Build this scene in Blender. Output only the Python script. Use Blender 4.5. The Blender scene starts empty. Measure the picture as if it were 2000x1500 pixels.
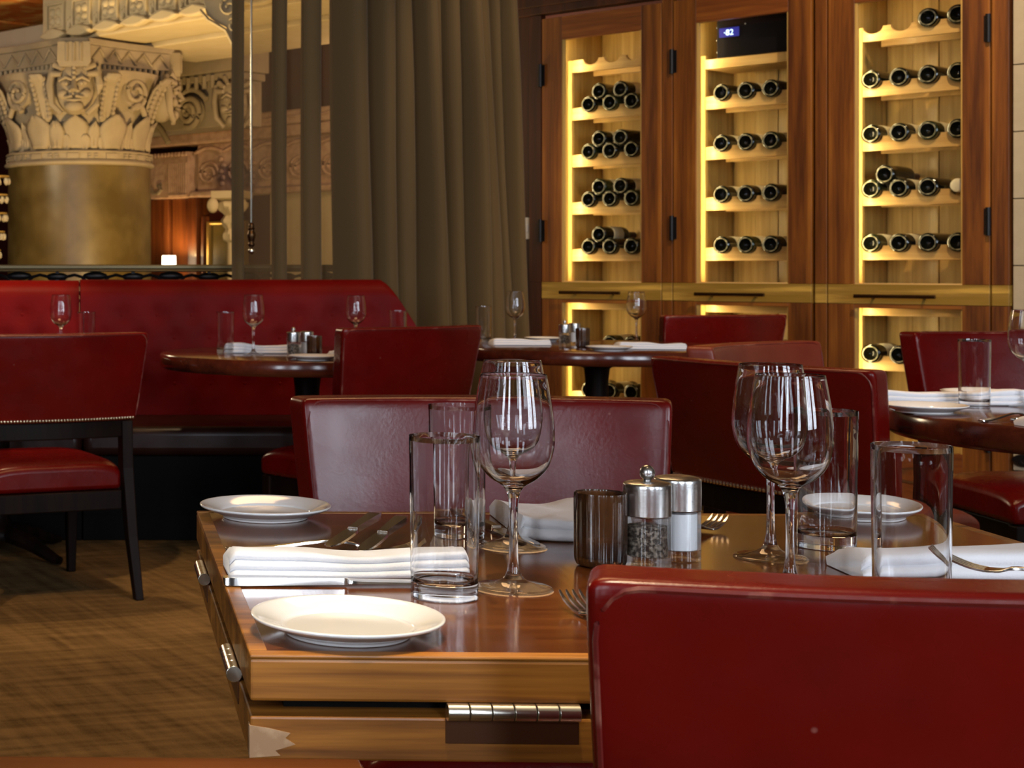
import bpy, bmesh, math, random
from math import sin, cos, pi, sqrt, atan2, radians, exp
from mathutils import Vector, Matrix
random.seed(7)
SC = bpy.context.scene
COL = SC.collection

# ------------------------------------------------------------------ camera, world, lights, exposure
FPX, CX, CY, H = 3100.0, 100.0, 525.0, 1.069        # focal length and principal point of the 2000x1500 frame, eye height
cam_d = bpy.data.cameras.new('camera')
cam = bpy.data.objects.new('camera', cam_d); COL.objects.link(cam)
cam.location = (0, 0, H); cam.rotation_euler = (pi/2, 0, 0)
cam_d.sensor_width = 36.0; cam_d.lens = 36.0*FPX/2000.0
cam_d.shift_x = (1000-CX)/2000.0; cam_d.shift_y = (CY-750)/2000.0
cam_d.clip_start = 0.02; cam_d.clip_end = 80
cam_d.dof.use_dof = True; cam_d.dof.focus_distance = 1.75; cam_d.dof.aperture_fstop = 22
SC.camera = cam
SC.view_settings.view_transform = 'Standard'; SC.view_settings.look = 'None'
SC.view_settings.gamma = 1; SC.view_settings.use_curve_mapping = False
SC.view_settings.exposure = 0.0
SC.cycles.max_bounces = 12; SC.cycles.transmission_bounces = 12; SC.cycles.transparent_max_bounces = 12
SC.cycles.diffuse_bounces = 3; SC.cycles.glossy_bounces = 4
SC.cycles.sample_clamp_indirect = 4.0
SC.cycles.use_denoising = True
SC.cycles.use_adaptive_sampling = True; SC.cycles.adaptive_threshold = 0.03
w = bpy.data.worlds.new('world'); SC.world = w; w.use_nodes = True
w.node_tree.nodes['Background'].inputs[0].default_value = (0.75, 0.85, 1, 1)
w.node_tree.nodes['Background'].inputs[1].default_value = 0.6

def light(name, typ, loc, energy, color, target=None, **kw):
    d = bpy.data.lights.new(name, typ); d.energy = energy; d.color = color
    for k, v in kw.items(): setattr(d, k, v)
    o = bpy.data.objects.new(name, d); COL.objects.link(o); o.location = loc
    if target is not None:
        o.rotation_euler = (Vector(target)-Vector(loc)).to_track_quat('-Z', 'Y').to_euler()
    return o
DAY = (0.80, 0.88, 1.0); WARM = (1.0, 0.70, 0.38); AMBER = (1.0, 0.66, 0.26)
WINDOWS = [(-3.6, 0.9), (-1.7, 0.55), (0.7, 0.5), (2.95, 1.25), (4.6, 1.25)]          # centre x and width of the tall windows behind the camera
WIN_Y, WIN_Z0, WIN_Z1 = -2.3, 0.95, 3.35
for i, (x, wd) in enumerate(WINDOWS):
    light('daylight', 'AREA', (x, WIN_Y-0.02, (WIN_Z0+WIN_Z1)/2), 135*wd, DAY, (x, 10, (WIN_Z0+WIN_Z1)/2),
          shape='RECTANGLE', size=wd, size_y=WIN_Z1-WIN_Z0)
# ceiling downlights: position, watts, target, cone
CEIL = 3.5
SPOTS = [((0.2, 0.95, CEIL), 260, (0.24, 1.28, 0.76), 22), ((0.62, 1.5, CEIL), 150, (0.62, 1.04, 0.8), 28),
         ((-0.2, 5.6, CEIL), 200, (0.0, 5.3, 0.45), 36),
         ((-0.9, 3.3, CEIL), 165, (-0.7, 3.6, 0.0), 75), ((1.9, 4.4, CEIL), 70, (1.9, 4.3, 0.8), 60),
         ((0.55, 5.7, CEIL), 55, (0.45, 6.75, 0.8), 36), ((1.6, 5.9, CEIL), 50, (1.5, 6.75, 0.8), 30), ((-0.5, 5.6, CEIL), 380, (-0.45, 6.8, 0.85), 30),
         ((2.25, 6.0, CEIL), 70, (2.3, 6.5, 0.8), 55), ((2.4, 3.4, CEIL), 60, (2.35, 3.5, 0.76), 50),
         ((3.1, 5.2, CEIL), 260, (3.7, 7.2, 1.2), 70), ((2.6, 6.9, CEIL), 75, (2.1, 7.9, 1.2), 60)]
for loc, e, tgt, cone in SPOTS:
    light('downlight_beam', 'SPOT', (loc[0], loc[1], loc[2]-0.06), e, (1, .84, .60) if loc[1] < 1.2 and loc[0] > 0 else WARM, tgt, spot_size=radians(cone), spot_blend=0.7, shadow_soft_size=0.05)
light('added_warm_fill', 'AREA', (0.9, 4.2, CEIL-0.12), 38, (1.0, 0.58, 0.26), (0.9, 4.2, 0), size=1.3)  # added warm fill without a fixture, for orange sheen on chair tops
# lobby: warm uplights and lamps beyond the curtain
light('lobby_uplight', 'AREA', (0.75, 9.5, 0.55), 105, AMBER, (0.75, 10.6, 2.9), size=0.5)
light('lobby_fill_left', 'POINT', (-1.6, 9.6, 2.25), 120, (1, .80, .52), shadow_soft_size=0.35)  # fill set apart from the chandelier to brighten beam and painted ceiling
light('lobby_wall_light', 'POINT', (2.6, 11.6, 2.5), 75, (1, .66, .40), shadow_soft_size=0.25)

# ------------------------------------------------------------------ helpers
def W(px, py, y):
    return Vector(((px-CX)/FPX*y, y, H-(py-CY)/FPX*y))
def ON(px, py, z=0.76):
    y = FPX*(H-z)/(py-CY)
    return Vector(((px-CX)/FPX*y, y, z))

def finish(name, bm, mat, parent=None, smooth=True, angle=35, bevel=0, bseg=2, loc=None, recalc=True):
    if recalc: bmesh.ops.recalc_face_normals(bm, faces=bm.faces)
    me = bpy.data.meshes.new(name); bm.to_mesh(me); bm.free()
    if mat is not None:
        for m in (mat if isinstance(mat, (list, tuple)) else [mat]): me.materials.append(m)
    if smooth:
        me.polygons.foreach_set('use_smooth', [True]*len(me.polygons))
        me.set_sharp_from_angle(angle=radians(angle))
    o = bpy.data.objects.new(name, me); COL.objects.link(o)
    if parent is not None: o.parent = parent
    if loc is not None: o.location = loc
    if bevel:
        md = o.modifiers.new('bevel', 'BEVEL'); md.width = bevel; md.segments = bseg; md.limit_method = 'ANGLE'; md.angle_limit = radians(40)
        md.harden_normals = False
    return o
def thing(name, label, cat, loc=(0, 0, 0), rz=0, group=None):
    o = bpy.data.objects.new(name, None); COL.objects.link(o); o.empty_display_size = 0.05
    o.location = loc; o.rotation_euler = (0, 0, rz); return tag(o, label, cat, group)
def tag(o, label=None, cat=None, group=None, kind=None):
    if label: o['label'] = label
    if cat: o['category'] = cat
    if group: o['group'] = group
    if kind: o['kind'] = kind
    return o
def copy_tree(o, parent=None):
    c = o.copy(); COL.objects.link(c)
    if parent is not None: c.parent = parent
    for ch in list(o.children): copy_tree(ch, c)
    return c
def BM(): return bmesh.new()
def box(bm, c, s, rot=None):
    r = bmesh.ops.create_cube(bm, size=1)
    M = Matrix.Translation(Vector(c)) @ (rot.to_4x4() if rot is not None else Matrix.Identity(4)) @ Matrix.Diagonal((s[0], s[1], s[2], 1))
    bmesh.ops.transform(bm, matrix=M, verts=r['verts']); return r['verts']
def box2(bm, a, b):
    return box(bm, [(a[i]+b[i])/2 for i in range(3)], [abs(b[i]-a[i]) for i in range(3)])
def sphere(bm, c, r, sc=(1, 1, 1), u=12, v=8, rot=None):
    q = bmesh.ops.create_uvsphere(bm, u_segments=u, v_segments=v, radius=r)
    M = Matrix.Translation(Vector(c)) @ (rot.to_4x4() if rot is not None else Matrix.Identity(4)) @ Matrix.Diagonal((sc[0], sc[1], sc[2], 1))
    bmesh.ops.transform(bm, matrix=M, verts=q['verts']); return q['verts']
def crom(pts, n=4):
    out = []
    for i in range(len(pts)-1):
        p0 = pts[max(i-1, 0)]; p1 = pts[i]; p2 = pts[i+1]; p3 = pts[min(i+2, len(pts)-1)]
        for k in range(n):
            t = k/n
            out.append(tuple(0.5*((2*b)+(c-a)*t+(2*a-5*b+4*c-d)*t*t+(-a+3*b-3*c+d)*t**3) for a, b, c, d in zip(p0, p1, p2, p3)))
    out.append(tuple(pts[-1])); return out
def lathe(bm, prof, n=32, M=None, rfun=None):
    """prof: (r, z) listed bottom-outside first so that the faces look outward"""
    rings = []
    for r, z in prof:
        if r < 1e-5: rings.append([bm.verts.new((0, 0, z))])
        else:
            row = []
            for k in range(n):
                a = 2*pi*k/n; rr = r*(rfun(a, z) if rfun else 1)
                row.append(bm.verts.new((rr*cos(a), rr*sin(a), z)))
            rings.append(row)
    vs = [v for r in rings for v in r]
    for i in range(len(rings)-1):
        A, B = rings[i], rings[i+1]
        for k in range(n):
            k2 = (k+1) % n
            if len(A) == 1 and len(B) == 1: continue
            if len(A) == 1: bm.faces.new((A[0], B[k2], B[k]))
            elif len(B) == 1: bm.faces.new((A[k], A[k2], B[0]))
            else: bm.faces.new((A[k], A[k2], B[k2], B[k]))
    if M is not None: bmesh.ops.transform(bm, matrix=M, verts=vs)
    return vs
def tube(bm, pts, r, n=8, cap=True, flat=1.0):
    pts = [Vector(p) for p in pts]; rings = []
    rr = r if isinstance(r, (list, tuple)) else [r]*len(pts)
    up = Vector((0, 0, 1))
    for i, p in enumerate(pts):
        t = (pts[min(i+1, len(pts)-1)]-pts[max(i-1, 0)]).normalized()
        ref = up if abs(t.dot(up)) < 0.95 else Vector((1, 0, 0))
        a = t.cross(ref).normalized(); b = a.cross(t).normalized()
        rings.append([bm.verts.new(p+a*rr[i]*cos(2*pi*k/n)+b*rr[i]*flat*sin(2*pi*k/n)) for k in range(n)])
    for i in range(len(rings)-1):
        for k in range(n):
            k2 = (k+1) % n
            bm.faces.new((rings[i][k], rings[i][k2], rings[i+1][k2], rings[i+1][k]))
    if cap:
        bm.faces.new(rings[0][::-1]); bm.faces.new(rings[-1])
def prism(bm, pts, y0, y1):
    """polygon in x,z pushed through y"""
    A = [bm.verts.new((p[0], y0, p[1])) for p in pts]; B = [bm.verts.new((p[0], y1, p[1])) for p in pts]
    bm.faces.new(A); bm.faces.new(B[::-1]); n = len(pts)
    for i in range(n): bm.faces.new((A[i], B[i], B[(i+1) % n], A[(i+1) % n]))
    return A+B
def prismz(bm, pts, z0, z1):
    A = [bm.verts.new((p[0], p[1], z0)) for p in pts]; B = [bm.verts.new((p[0], p[1], z1)) for p in pts]
    bm.faces.new(A[::-1]); bm.faces.new(B); n = len(pts)
    for i in range(n): bm.faces.new((A[i], A[(i+1) % n], B[(i+1) % n], B[i]))
    return A+B
def loft(bm, sections, cap=True):
    R = [[bm.verts.new(p) for p in s] for s in sections]; n = len(R[0])
    for i in range(len(R)-1):
        for k in range(n):
            bm.faces.new((R[i][k], R[i][(k+1) % n], R[i+1][(k+1) % n], R[i+1][k]))
    if cap: bm.faces.new(R[0][::-1]); bm.faces.new(R[-1])
    return [v for r in R for v in r]
def sheet(bm, rows):
    R = [[bm.verts.new(p) for p in s] for s in rows]
    for i in range(len(R)-1):
        for k in range(len(R[0])-1):
            bm.faces.new((R[i][k], R[i][k+1], R[i+1][k+1], R[i+1][k]))

# ------------------------------------------------------------------ materials
def mat(name, color, rough=0.5, metal=0, noise=None, bump=0, bscale=60, coat=0, trans=0, ior=1.5, spec=0.5, sheen=0, emit=None, estr=0):
    """noise: (second colour, scale, lo, hi)"""
    m = bpy.data.materials.new(name); m.use_nodes = True; nt = m.node_tree; b = nt.nodes['Principled BSDF']
    b.inputs['Base Color'].default_value = (*color, 1); b.inputs['Roughness'].default_value = rough; b.inputs['Metallic'].default_value = metal
    b.inputs['IOR'].default_value = ior; b.inputs['Transmission Weight'].default_value = trans; b.inputs['Coat Weight'].default_value = coat
    b.inputs['Coat Roughness'].default_value = 0.12
    b.inputs['Specular IOR Level'].default_value = spec; b.inputs['Sheen Weight'].default_value = sheen
    if emit: b.inputs['Emission Color'].default_value = (*emit, 1); b.inputs['Emission Strength'].default_value = estr
    if noise or bump:
        tc = nt.nodes.new('ShaderNodeTexCoord')
    if noise:
        n = nt.nodes.new('ShaderNodeTexNoise'); n.inputs['Scale'].default_value = noise[1]; n.inputs['Detail'].default_value = 6
        nt.links.new(tc.outputs['Object'], n.inputs['Vector'])
        r = nt.nodes.new('ShaderNodeValToRGB'); r.color_ramp.elements[0].position = noise[2]; r.color_ramp.elements[1].position = noise[3]
        r.color_ramp.elements[0].color = (*color, 1); r.color_ramp.elements[1].color = (*noise[0], 1)
        nt.links.new(n.outputs['Fac'], r.inputs['Fac']); nt.links.new(r.outputs['Color'], b.inputs['Base Color'])
    if bump:
        n2 = nt.nodes.new('ShaderNodeTexNoise'); n2.inputs['Scale'].default_value = bscale; n2.inputs['Detail'].default_value = 4
        nt.links.new(tc.outputs['Object'], n2.inputs['Vector'])
        bp = nt.nodes.new('ShaderNodeBump'); bp.inputs['Strength'].default_value = bump; bp.inputs['Distance'].default_value = 0.01
        nt.links.new(n2.outputs['Fac'], bp.inputs['Height']); nt.links.new(bp.outputs['Normal'], b.inputs['Normal'])
    return m
def wood(name, c1, c2, axis='z', scale=14, rough=0.35, coat=0.3, stretch=0.06, c3=None):
    m = bpy.data.materials.new(name); m.use_nodes = True; nt = m.node_tree; b = nt.nodes['Principled BSDF']
    b.inputs['Roughness'].default_value = rough; b.inputs['Coat Weight'].default_value = coat; b.inputs['Coat Roughness'].default_value = 0.15
    tc = nt.nodes.new('ShaderNodeTexCoord'); mp = nt.nodes.new('ShaderNodeMapping')
    s = {'x': (stretch, 1, 1), 'y': (1, stretch, 1), 'z': (1, 1, stretch)}[axis]
    mp.inputs['Scale'].default_value = s
    nt.links.new(tc.outputs['Object'], mp.inputs['Vector'])
    n = nt.nodes.new('ShaderNodeTexNoise'); n.inputs['Scale'].default_value = scale; n.inputs['Detail'].default_value = 8
    n.inputs['Roughness'].default_value = 0.62; n.inputs['Distortion'].default_value = 0.8
    nt.links.new(mp.outputs['Vector'], n.inputs['Vector'])
    n2 = nt.nodes.new('ShaderNodeTexNoise'); n2.inputs['Scale'].default_value = scale*7; n2.inputs['Detail'].default_value = 3
    nt.links.new(mp.outputs['Vector'], n2.inputs['Vector'])
    mx = nt.nodes.new('ShaderNodeMath'); mx.operation = 'MULTIPLY_ADD'; mx.inputs[1].default_value = 0.35
    nt.links.new(n2.outputs['Fac'], mx.inputs[0]); nt.links.new(n.outputs['Fac'], mx.inputs[2])
    r = nt.nodes.new('ShaderNodeValToRGB'); r.color_ramp.elements[0].position = 0.5; r.color_ramp.elements[1].position = 0.86
    r.color_ramp.elements[0].color = (*c1, 1); r.color_ramp.elements[1].color = (*c2, 1)
    if c3: e = r.color_ramp.elements.new(0.68); e.color = (*c3, 1)
    nt.links.new(mx.outputs[0], r.inputs['Fac']); nt.links.new(r.outputs['Color'], b.inputs['Base Color'])
    bp = nt.nodes.new('ShaderNodeBump'); bp.inputs['Strength'].default_value = 0.06; bp.inputs['Distance'].default_value = 0.003
    nt.links.new(mx.outputs[0], bp.inputs['Height']); nt.links.new(bp.outputs['Normal'], b.inputs['Normal'])
    return m
def leather(name, c1, c2, rough=0.3):
    m = mat(name, c1, rough, noise=(c2, 9, 0.35, 0.75), bump=0.03, bscale=170, coat=0.0, spec=0.34)
    nt = m.node_tree; b = nt.nodes['Principled BSDF']
    tc = nt.nodes.new('ShaderNodeTexCoord'); n = nt.nodes.new('ShaderNodeTexNoise'); n.inputs['Scale'].default_value = 16
    nt.links.new(tc.outputs['Object'], n.inputs['Vector'])
    mr = nt.nodes.new('ShaderNodeMapRange'); mr.inputs['To Min'].default_value = rough-0.06; mr.inputs['To Max'].default_value = rough+0.14
    nt.links.new(n.outputs['Fac'], mr.inputs['Value']); nt.links.new(mr.outputs[0], b.inputs['Roughness'])
    # sparse pale scuffs
    v = nt.nodes.new('ShaderNodeTexVoronoi'); v.inputs['Scale'].default_value = 11; nt.links.new(tc.outputs['Object'], v.inputs['Vector'])
    lt = nt.nodes.new('ShaderNodeMapRange'); lt.inputs['From Min'].default_value = 0.012; lt.inputs['From Max'].default_value = 0.03; lt.inputs['To Min'].default_value = 0.4; lt.inputs['To Max'].default_value = 0
    nt.links.new(v.outputs['Distance'], lt.inputs['Value'])
    src = b.inputs['Base Color'].links[0].from_socket; mc = nt.nodes.new('ShaderNodeMix'); mc.data_type = 'RGBA'; mc.inputs[7].default_value = (0.30, 0.12, 0.09, 1)
    nt.links.new(lt.outputs[0], mc.inputs['Factor']); nt.links.new(src, mc.inputs[6]); nt.links.new(mc.outputs[2], b.inputs['Base Color'])
    return m
M_leather = leather('red_leather', (0.085, 0.0016, 0.0009), (0.118, 0.0024, 0.0014), 0.23)
M_piping = mat('worn_leather_piping', (0.10, 0.006, 0.004), 0.4, noise=((0.30, 0.12, 0.08), 24, 0.55, 0.75), bump=0.1)
M_leather_sheen = leather('red_leather_sheen', (0.15, 0.022, 0.010), (0.19, 0.035, 0.016), 0.32)  # red leather again, window sheen put into the colour as brown
M_velvet = mat('banquette_leather', (0.10, 0.0012, 0.001), 0.5, noise=((0.15, 0.002, 0.0016), 5, 0.35, 0.7), bump=0.12, bscale=40, spec=0.07)
M_ebony = wood('ebonised_wood', (0.004, 0.0025, 0.002), (0.012, 0.005, 0.003), 'z', 18, 0.42, 0.0)
M_ebony.node_tree.nodes['Principled BSDF'].inputs['Specular IOR Level'].default_value = 0.10
M_blackbase = mat('black_vinyl', (0.003, 0.0025, 0.002), 0.4, bump=0.05, bscale=60, spec=0.06)
M_nail = mat('brass_nail', (0.85, 0.66, 0.42), 0.22, 1)
M_steel = mat('brushed_steel', (0.62, 0.61, 0.59), 0.26, 1, bump=0.03, bscale=200)
M_cutlery = mat('polished_steel', (0.72, 0.70, 0.67), 0.13, 1)
M_nickel = mat('nickel', (0.72, 0.68, 0.58), 0.25, 1)
M_bronze = mat('dark_bronze', (0.10, 0.055, 0.025), 0.35, 1)
M_iron = mat('black_iron', (0.012, 0.011, 0.012), 0.4, 0.6)
M_glass = mat('clear_glass', (0.985, 0.99, 1.0), 0.0, trans=1, ior=1.5)
def thin_glass(name, ior=1.5, tint=(0.97, 0.98, 0.98)):
    # thin-walled glass: the two faces of a wall one or two millimetres thick shift nothing, they only pass and mirror light
    m = bpy.data.materials.new(name); m.use_nodes = True; nt = m.node_tree; nt.nodes.remove(nt.nodes['Principled BSDF'])
    t = nt.nodes.new('ShaderNodeBsdfTransparent'); t.inputs[0].default_value = (*tint, 1)
    g = nt.nodes.new('ShaderNodeBsdfGlossy'); g.inputs['Roughness'].default_value = 0.0
    f0 = ((ior-1)/(ior+1))**2; lw = nt.nodes.new('ShaderNodeLayerWeight'); pw = nt.nodes.new('ShaderNodeMath'); pw.operation = 'POWER'; pw.inputs[1].default_value = 5
    f = nt.nodes.new('ShaderNodeMath'); f.operation = 'MULTIPLY_ADD'; f.inputs[1].default_value = 1-f0; f.inputs[2].default_value = f0
    nt.links.new(lw.outputs['Facing'], pw.inputs[0]); nt.links.new(pw.outputs[0], f.inputs[0]); mx = nt.nodes.new('ShaderNodeMixShader')
    nt.links.new(f.outputs[0], mx.inputs[0]); nt.links.new(t.outputs[0], mx.inputs[1]); nt.links.new(g.outputs[0], mx.inputs[2])
    nt.links.new(mx.outputs[0], nt.nodes['Material Output'].inputs['Surface']); return m
M_pane = thin_glass('pane_glass', 1.3)
M_bowl = thin_glass('thin_bowl_glass', 1.6)
def crystal_glass(name, share):
    m = thin_glass(name, 1.6); nt = m.node_tree; out = nt.nodes['Material Output']; prev = out.inputs['Surface'].links[0].from_socket
    g = nt.nodes.new('ShaderNodeBsdfGlass'); g.inputs['Roughness'].default_value = 0.0; g.inputs['IOR'].default_value = 1.5
    mx = nt.nodes.new('ShaderNodeMixShader'); mx.inputs[0].default_value = share
    nt.links.new(prev, mx.inputs[1]); nt.links.new(g.outputs[0], mx.inputs[2]); nt.links.new(mx.outputs[0], out.inputs['Surface']); return m
M_bowl = crystal_glass('wine_glass_crystal', 0.5)
M_foot = crystal_glass('wine_glass_foot', 0.35)
M_mill = crystal_glass('mill_glass', 0.25)
M_china = mat('white_china', (0.86, 0.85, 0.83), 0.12, coat=0.6)
M_cloth = mat('white_linen', (0.80, 0.79, 0.80), 0.85, bump=0.12, bscale=420, sheen=0.2)
M_salt = mat('salt', (0.86, 0.86, 0.88), 0.9)
M_pepper = mat('peppercorns', (0.05, 0.038, 0.028), 0.8, noise=((0.42, 0.34, 0.26), 260, 0.45, 0.62), bump=0.8, bscale=260)
M_votive = mat('smoked_brown_glass', (0.22, 0.09, 0.025), 0.16, trans=0.75, coat=0.5, noise=((0.03, 0.015, 0.012), 18, 0.35, 0.62))
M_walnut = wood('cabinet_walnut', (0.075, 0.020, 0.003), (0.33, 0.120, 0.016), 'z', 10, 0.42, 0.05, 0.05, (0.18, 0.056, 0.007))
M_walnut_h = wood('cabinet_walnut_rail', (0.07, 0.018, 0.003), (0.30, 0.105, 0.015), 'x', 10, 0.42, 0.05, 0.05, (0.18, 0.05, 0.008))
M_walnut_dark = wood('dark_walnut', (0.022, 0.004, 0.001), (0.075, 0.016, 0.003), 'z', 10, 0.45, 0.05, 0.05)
M_band = wood('pale_band_wood', (0.26, 0.15, 0.02), (0.62, 0.38, 0.07), 'x', 16, 0.36, 0.2, 0.05, (0.31, 0.18, 0.033))
M_inner = wood('cedar_lining', (0.33, 0.19, 0.04), (0.66, 0.44, 0.14), 'z', 8, 0.5, 0.1, 0.05, (0.50, 0.31, 0.08))
M_inner_h = wood('cedar_rail', (0.42, 0.23, 0.06), (0.70, 0.45, 0.16), 'x', 9, 0.45, 0.15, 0.05)
M_ledcover = mat('light_strip_cover', (0.85, 0.76, 0.52), 0.5)
M_bottle = mat('dark_bottle_glass', (0.005, 0.005, 0.002), 0.07, spec=0.5)
M_rimglint = mat('bottle_rim_glint', (0.34, 0.30, 0.20), 0.15, noise=((0.08, 0.075, 0.04), 45, 0.42, 0.58))  # glint on the base rim painted in as pale broken colour
M_punt = mat('bottle_punt_shadow_glass', (0.004, 0.004, 0.002), 0.12, spec=0.3)
M_label = mat('cream_label_paper', (0.62, 0.52, 0.30), 0.7, noise=((0.72, 0.63, 0.40), 40, 0.4, 0.6))
M_foil = mat('bottle_foil', (0.05, 0.008, 0.008), 0.35, 0.5)
M_foilw = mat('pale_foil', (0.72, 0.66, 0.50), 0.4)
M_bottleg = mat('green_bottle_glass', (0.012, 0.016, 0.004), 0.08, spec=0.5)
M_black = mat('black_plastic', (0.008, 0.007, 0.008), 0.12, coat=0.4)
M_display = mat('blue_display', (0.01, 0.01, 0.08), 0.2, emit=(0.06, 0.06, 0.5), estr=0.5)
M_digit = mat('display_digits', (0.6, 0.8, 1), 0.4, emit=(0.5, 0.75, 1), estr=2.2)
M_curtain = mat('taupe_curtain', (0.100, 0.060, 0.017), 0.85, bump=0.15, bscale=300, sheen=0.1)
M_stone = mat('carved_stone', (0.25, 0.20, 0.13), 0.75, noise=((0.31, 0.25, 0.165), 7, 0.3, 0.7), bump=0.25, bscale=50)
M_stone_pink = mat('rosy_plaster', (0.62, 0.43, 0.30), 0.8, noise=((0.46, 0.29, 0.19), 14, 0.4, 0.7), bump=0.6, bscale=26)
M_plaster = mat('cream_plaster', (0.56, 0.46, 0.27), 0.7, noise=((0.62, 0.52, 0.33), 6, 0.3, 0.7), bump=0.1, bscale=40)
M_plaster_grey = mat('grey_plaster', (0.36, 0.32, 0.25), 0.8, bump=0.15, bscale=30)
M_shaft = mat('mottled_marble_shaft', (0.075, 0.050, 0.013), 0.36, noise=((0.135, 0.095, 0.032), 5, 0.38, 0.72), bump=0.03, bscale=30)
M_lobbywood = wood('lobby_panel_wood', (0.05, 0.010, 0.004), (0.24, 0.075, 0.018), 'z', 7, 0.4, 0.3, 0.05)
M_darkred = mat('dark_red_wall', (0.055, 0.008, 0.006), 0.5)
M_gold = mat('gilt', (0.55, 0.38, 0.12), 0.35, 0.8)
M_mirror = mat('dim_mirror', (0.17, 0.125, 0.035), 0.3, noise=((0.11, 0.08, 0.02), 5, 0.4, 0.6))
M_shade = mat('lamp_shade', (0.9, 0.8, 0.6), 0.8, emit=(1, 0.80, 0.50), estr=7)
M_crystal = mat('crystal', (1, 0.93, 0.75), 0.02, trans=0.8)
M_paint = mat('painted_ceiling', (0.62, 0.17, 0.02), 0.6, noise=((0.70, 0.36, 0.09), 9, 0.45, 0.6), emit=None)
M_darkwall = mat('dark_wall', (0.05, 0.03, 0.02), 0.6)
M_ceiling = mat('ceiling_plaster', (0.16, 0.11, 0.07), 0.8)
M_tile = mat('beige_panel', (0.40, 0.335, 0.225), 0.7, noise=((0.44, 0.37, 0.25), 20, 0.3, 0.7), bump=0.1, bscale=150)
M_switch = mat('switch_plate', (0.62, 0.60, 0.58), 0.3, 0.3)
M_tabledark = wood('dark_mahogany', (0.035, 0.006, 0.003), (0.115, 0.022, 0.008), 'x', 7, 0.16, 0.15, 0.07)
M_edge = wood('table_edge_wood', (0.085, 0.024, 0.003), (0.46, 0.18, 0.024), 'x', 26, 0.4, 0.1, 0.035, (0.26, 0.092, 0.011))
M_plate = mat('hinge_plate', (0.10, 0.035, 0.012), 0.4, 0.5)
M_white = mat('chipped_bare_wood', (0.55, 0.36, 0.20), 0.8, noise=((0.35, 0.2, 0.1), 40, 0.4, 0.6))

def sheer_mat():
    m = bpy.data.materials.new('sheer_voile'); m.use_nodes = True; nt = m.node_tree; out = nt.nodes['Material Output']; b = nt.nodes['Principled BSDF']
    b.inputs['Base Color'].default_value = (0.13, 0.075, 0.026, 1); b.inputs['Roughness'].default_value = 0.9
    t = nt.nodes.new('ShaderNodeBsdfTransparent'); t.inputs[0].default_value = (0.92, 0.88, 0.78, 1)
    mx = nt.nodes.new('ShaderNodeMixShader'); mx.inputs[0].default_value = 0.6
    nt.links.new(t.outputs[0], mx.inputs[1]); nt.links.new(b.outputs[0], mx.inputs[2]); nt.links.new(mx.outputs[0], out.inputs['Surface'])
    return m
M_sheer = sheer_mat()
def carpet_mat():
    m = bpy.data.materials.new('carpet'); m.use_nodes = True; nt = m.node_tree; b = nt.nodes['Principled BSDF']; b.inputs['Roughness'].default_value = 0.95
    b.inputs['Specular IOR Level'].default_value = 0.1
    tc = nt.nodes.new('ShaderNodeTexCoord')
    def nz(sc, stretch, rot=0):
        mr0 = nt.nodes.new('ShaderNodeMapping'); mr0.inputs['Rotation'].default_value = (0, 0, rot); nt.links.new(tc.outputs['Object'], mr0.inputs['Vector'])
        mp = nt.nodes.new('ShaderNodeMapping'); mp.inputs['Scale'].default_value = stretch
        nt.links.new(mr0.outputs['Vector'], mp.inputs['Vector'])
        n = nt.nodes.new('ShaderNodeTexNoise'); n.inputs['Scale'].default_value = sc; n.inputs['Detail'].default_value = 6
        nt.links.new(mp.outputs['Vector'], n.inputs['Vector']); return n
    a, c, d = nz(30, (1, .09, 1), radians(75)), nz(30, (1, .09, 1), radians(-20)), nz(220, (1, 1, 1))
    ad = nt.nodes.new('ShaderNodeMath'); ad.operation = 'ADD'; nt.links.new(a.outputs['Fac'], ad.inputs[0]); nt.links.new(c.outputs['Fac'], ad.inputs[1])
    ad2 = nt.nodes.new('ShaderNodeMath'); ad2.operation = 'MULTIPLY_ADD'; ad2.inputs[1].default_value = 0.5
    nt.links.new(d.outputs['Fac'], ad2.inputs[0]); nt.links.new(ad.outputs[0], ad2.inputs[2])
    mr = nt.nodes.new('ShaderNodeMapRange'); mr.inputs['From Min'].default_value = 0.85; mr.inputs['From Max'].default_value = 1.65
    nt.links.new(ad2.outputs[0], mr.inputs['Value'])
    r = nt.nodes.new('ShaderNodeValToRGB'); r.color_ramp.elements[0].color = (0.052, 0.029, 0.008, 1); r.color_ramp.elements[1].color = (0.205, 0.122, 0.046, 1)
    nt.links.new(mr.outputs[0], r.inputs['Fac']); nt.links.new(r.outputs['Color'], b.inputs['Base Color'])
    bp = nt.nodes.new('ShaderNodeBump'); bp.inputs['Strength'].default_value = 0.5; bp.inputs['Distance'].default_value = 0.004
    nt.links.new(d.outputs['Fac'], bp.inputs['Height']); nt.links.new(bp.outputs['Normal'], b.inputs['Normal'])
    return m
M_carpet = carpet_mat()
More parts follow.
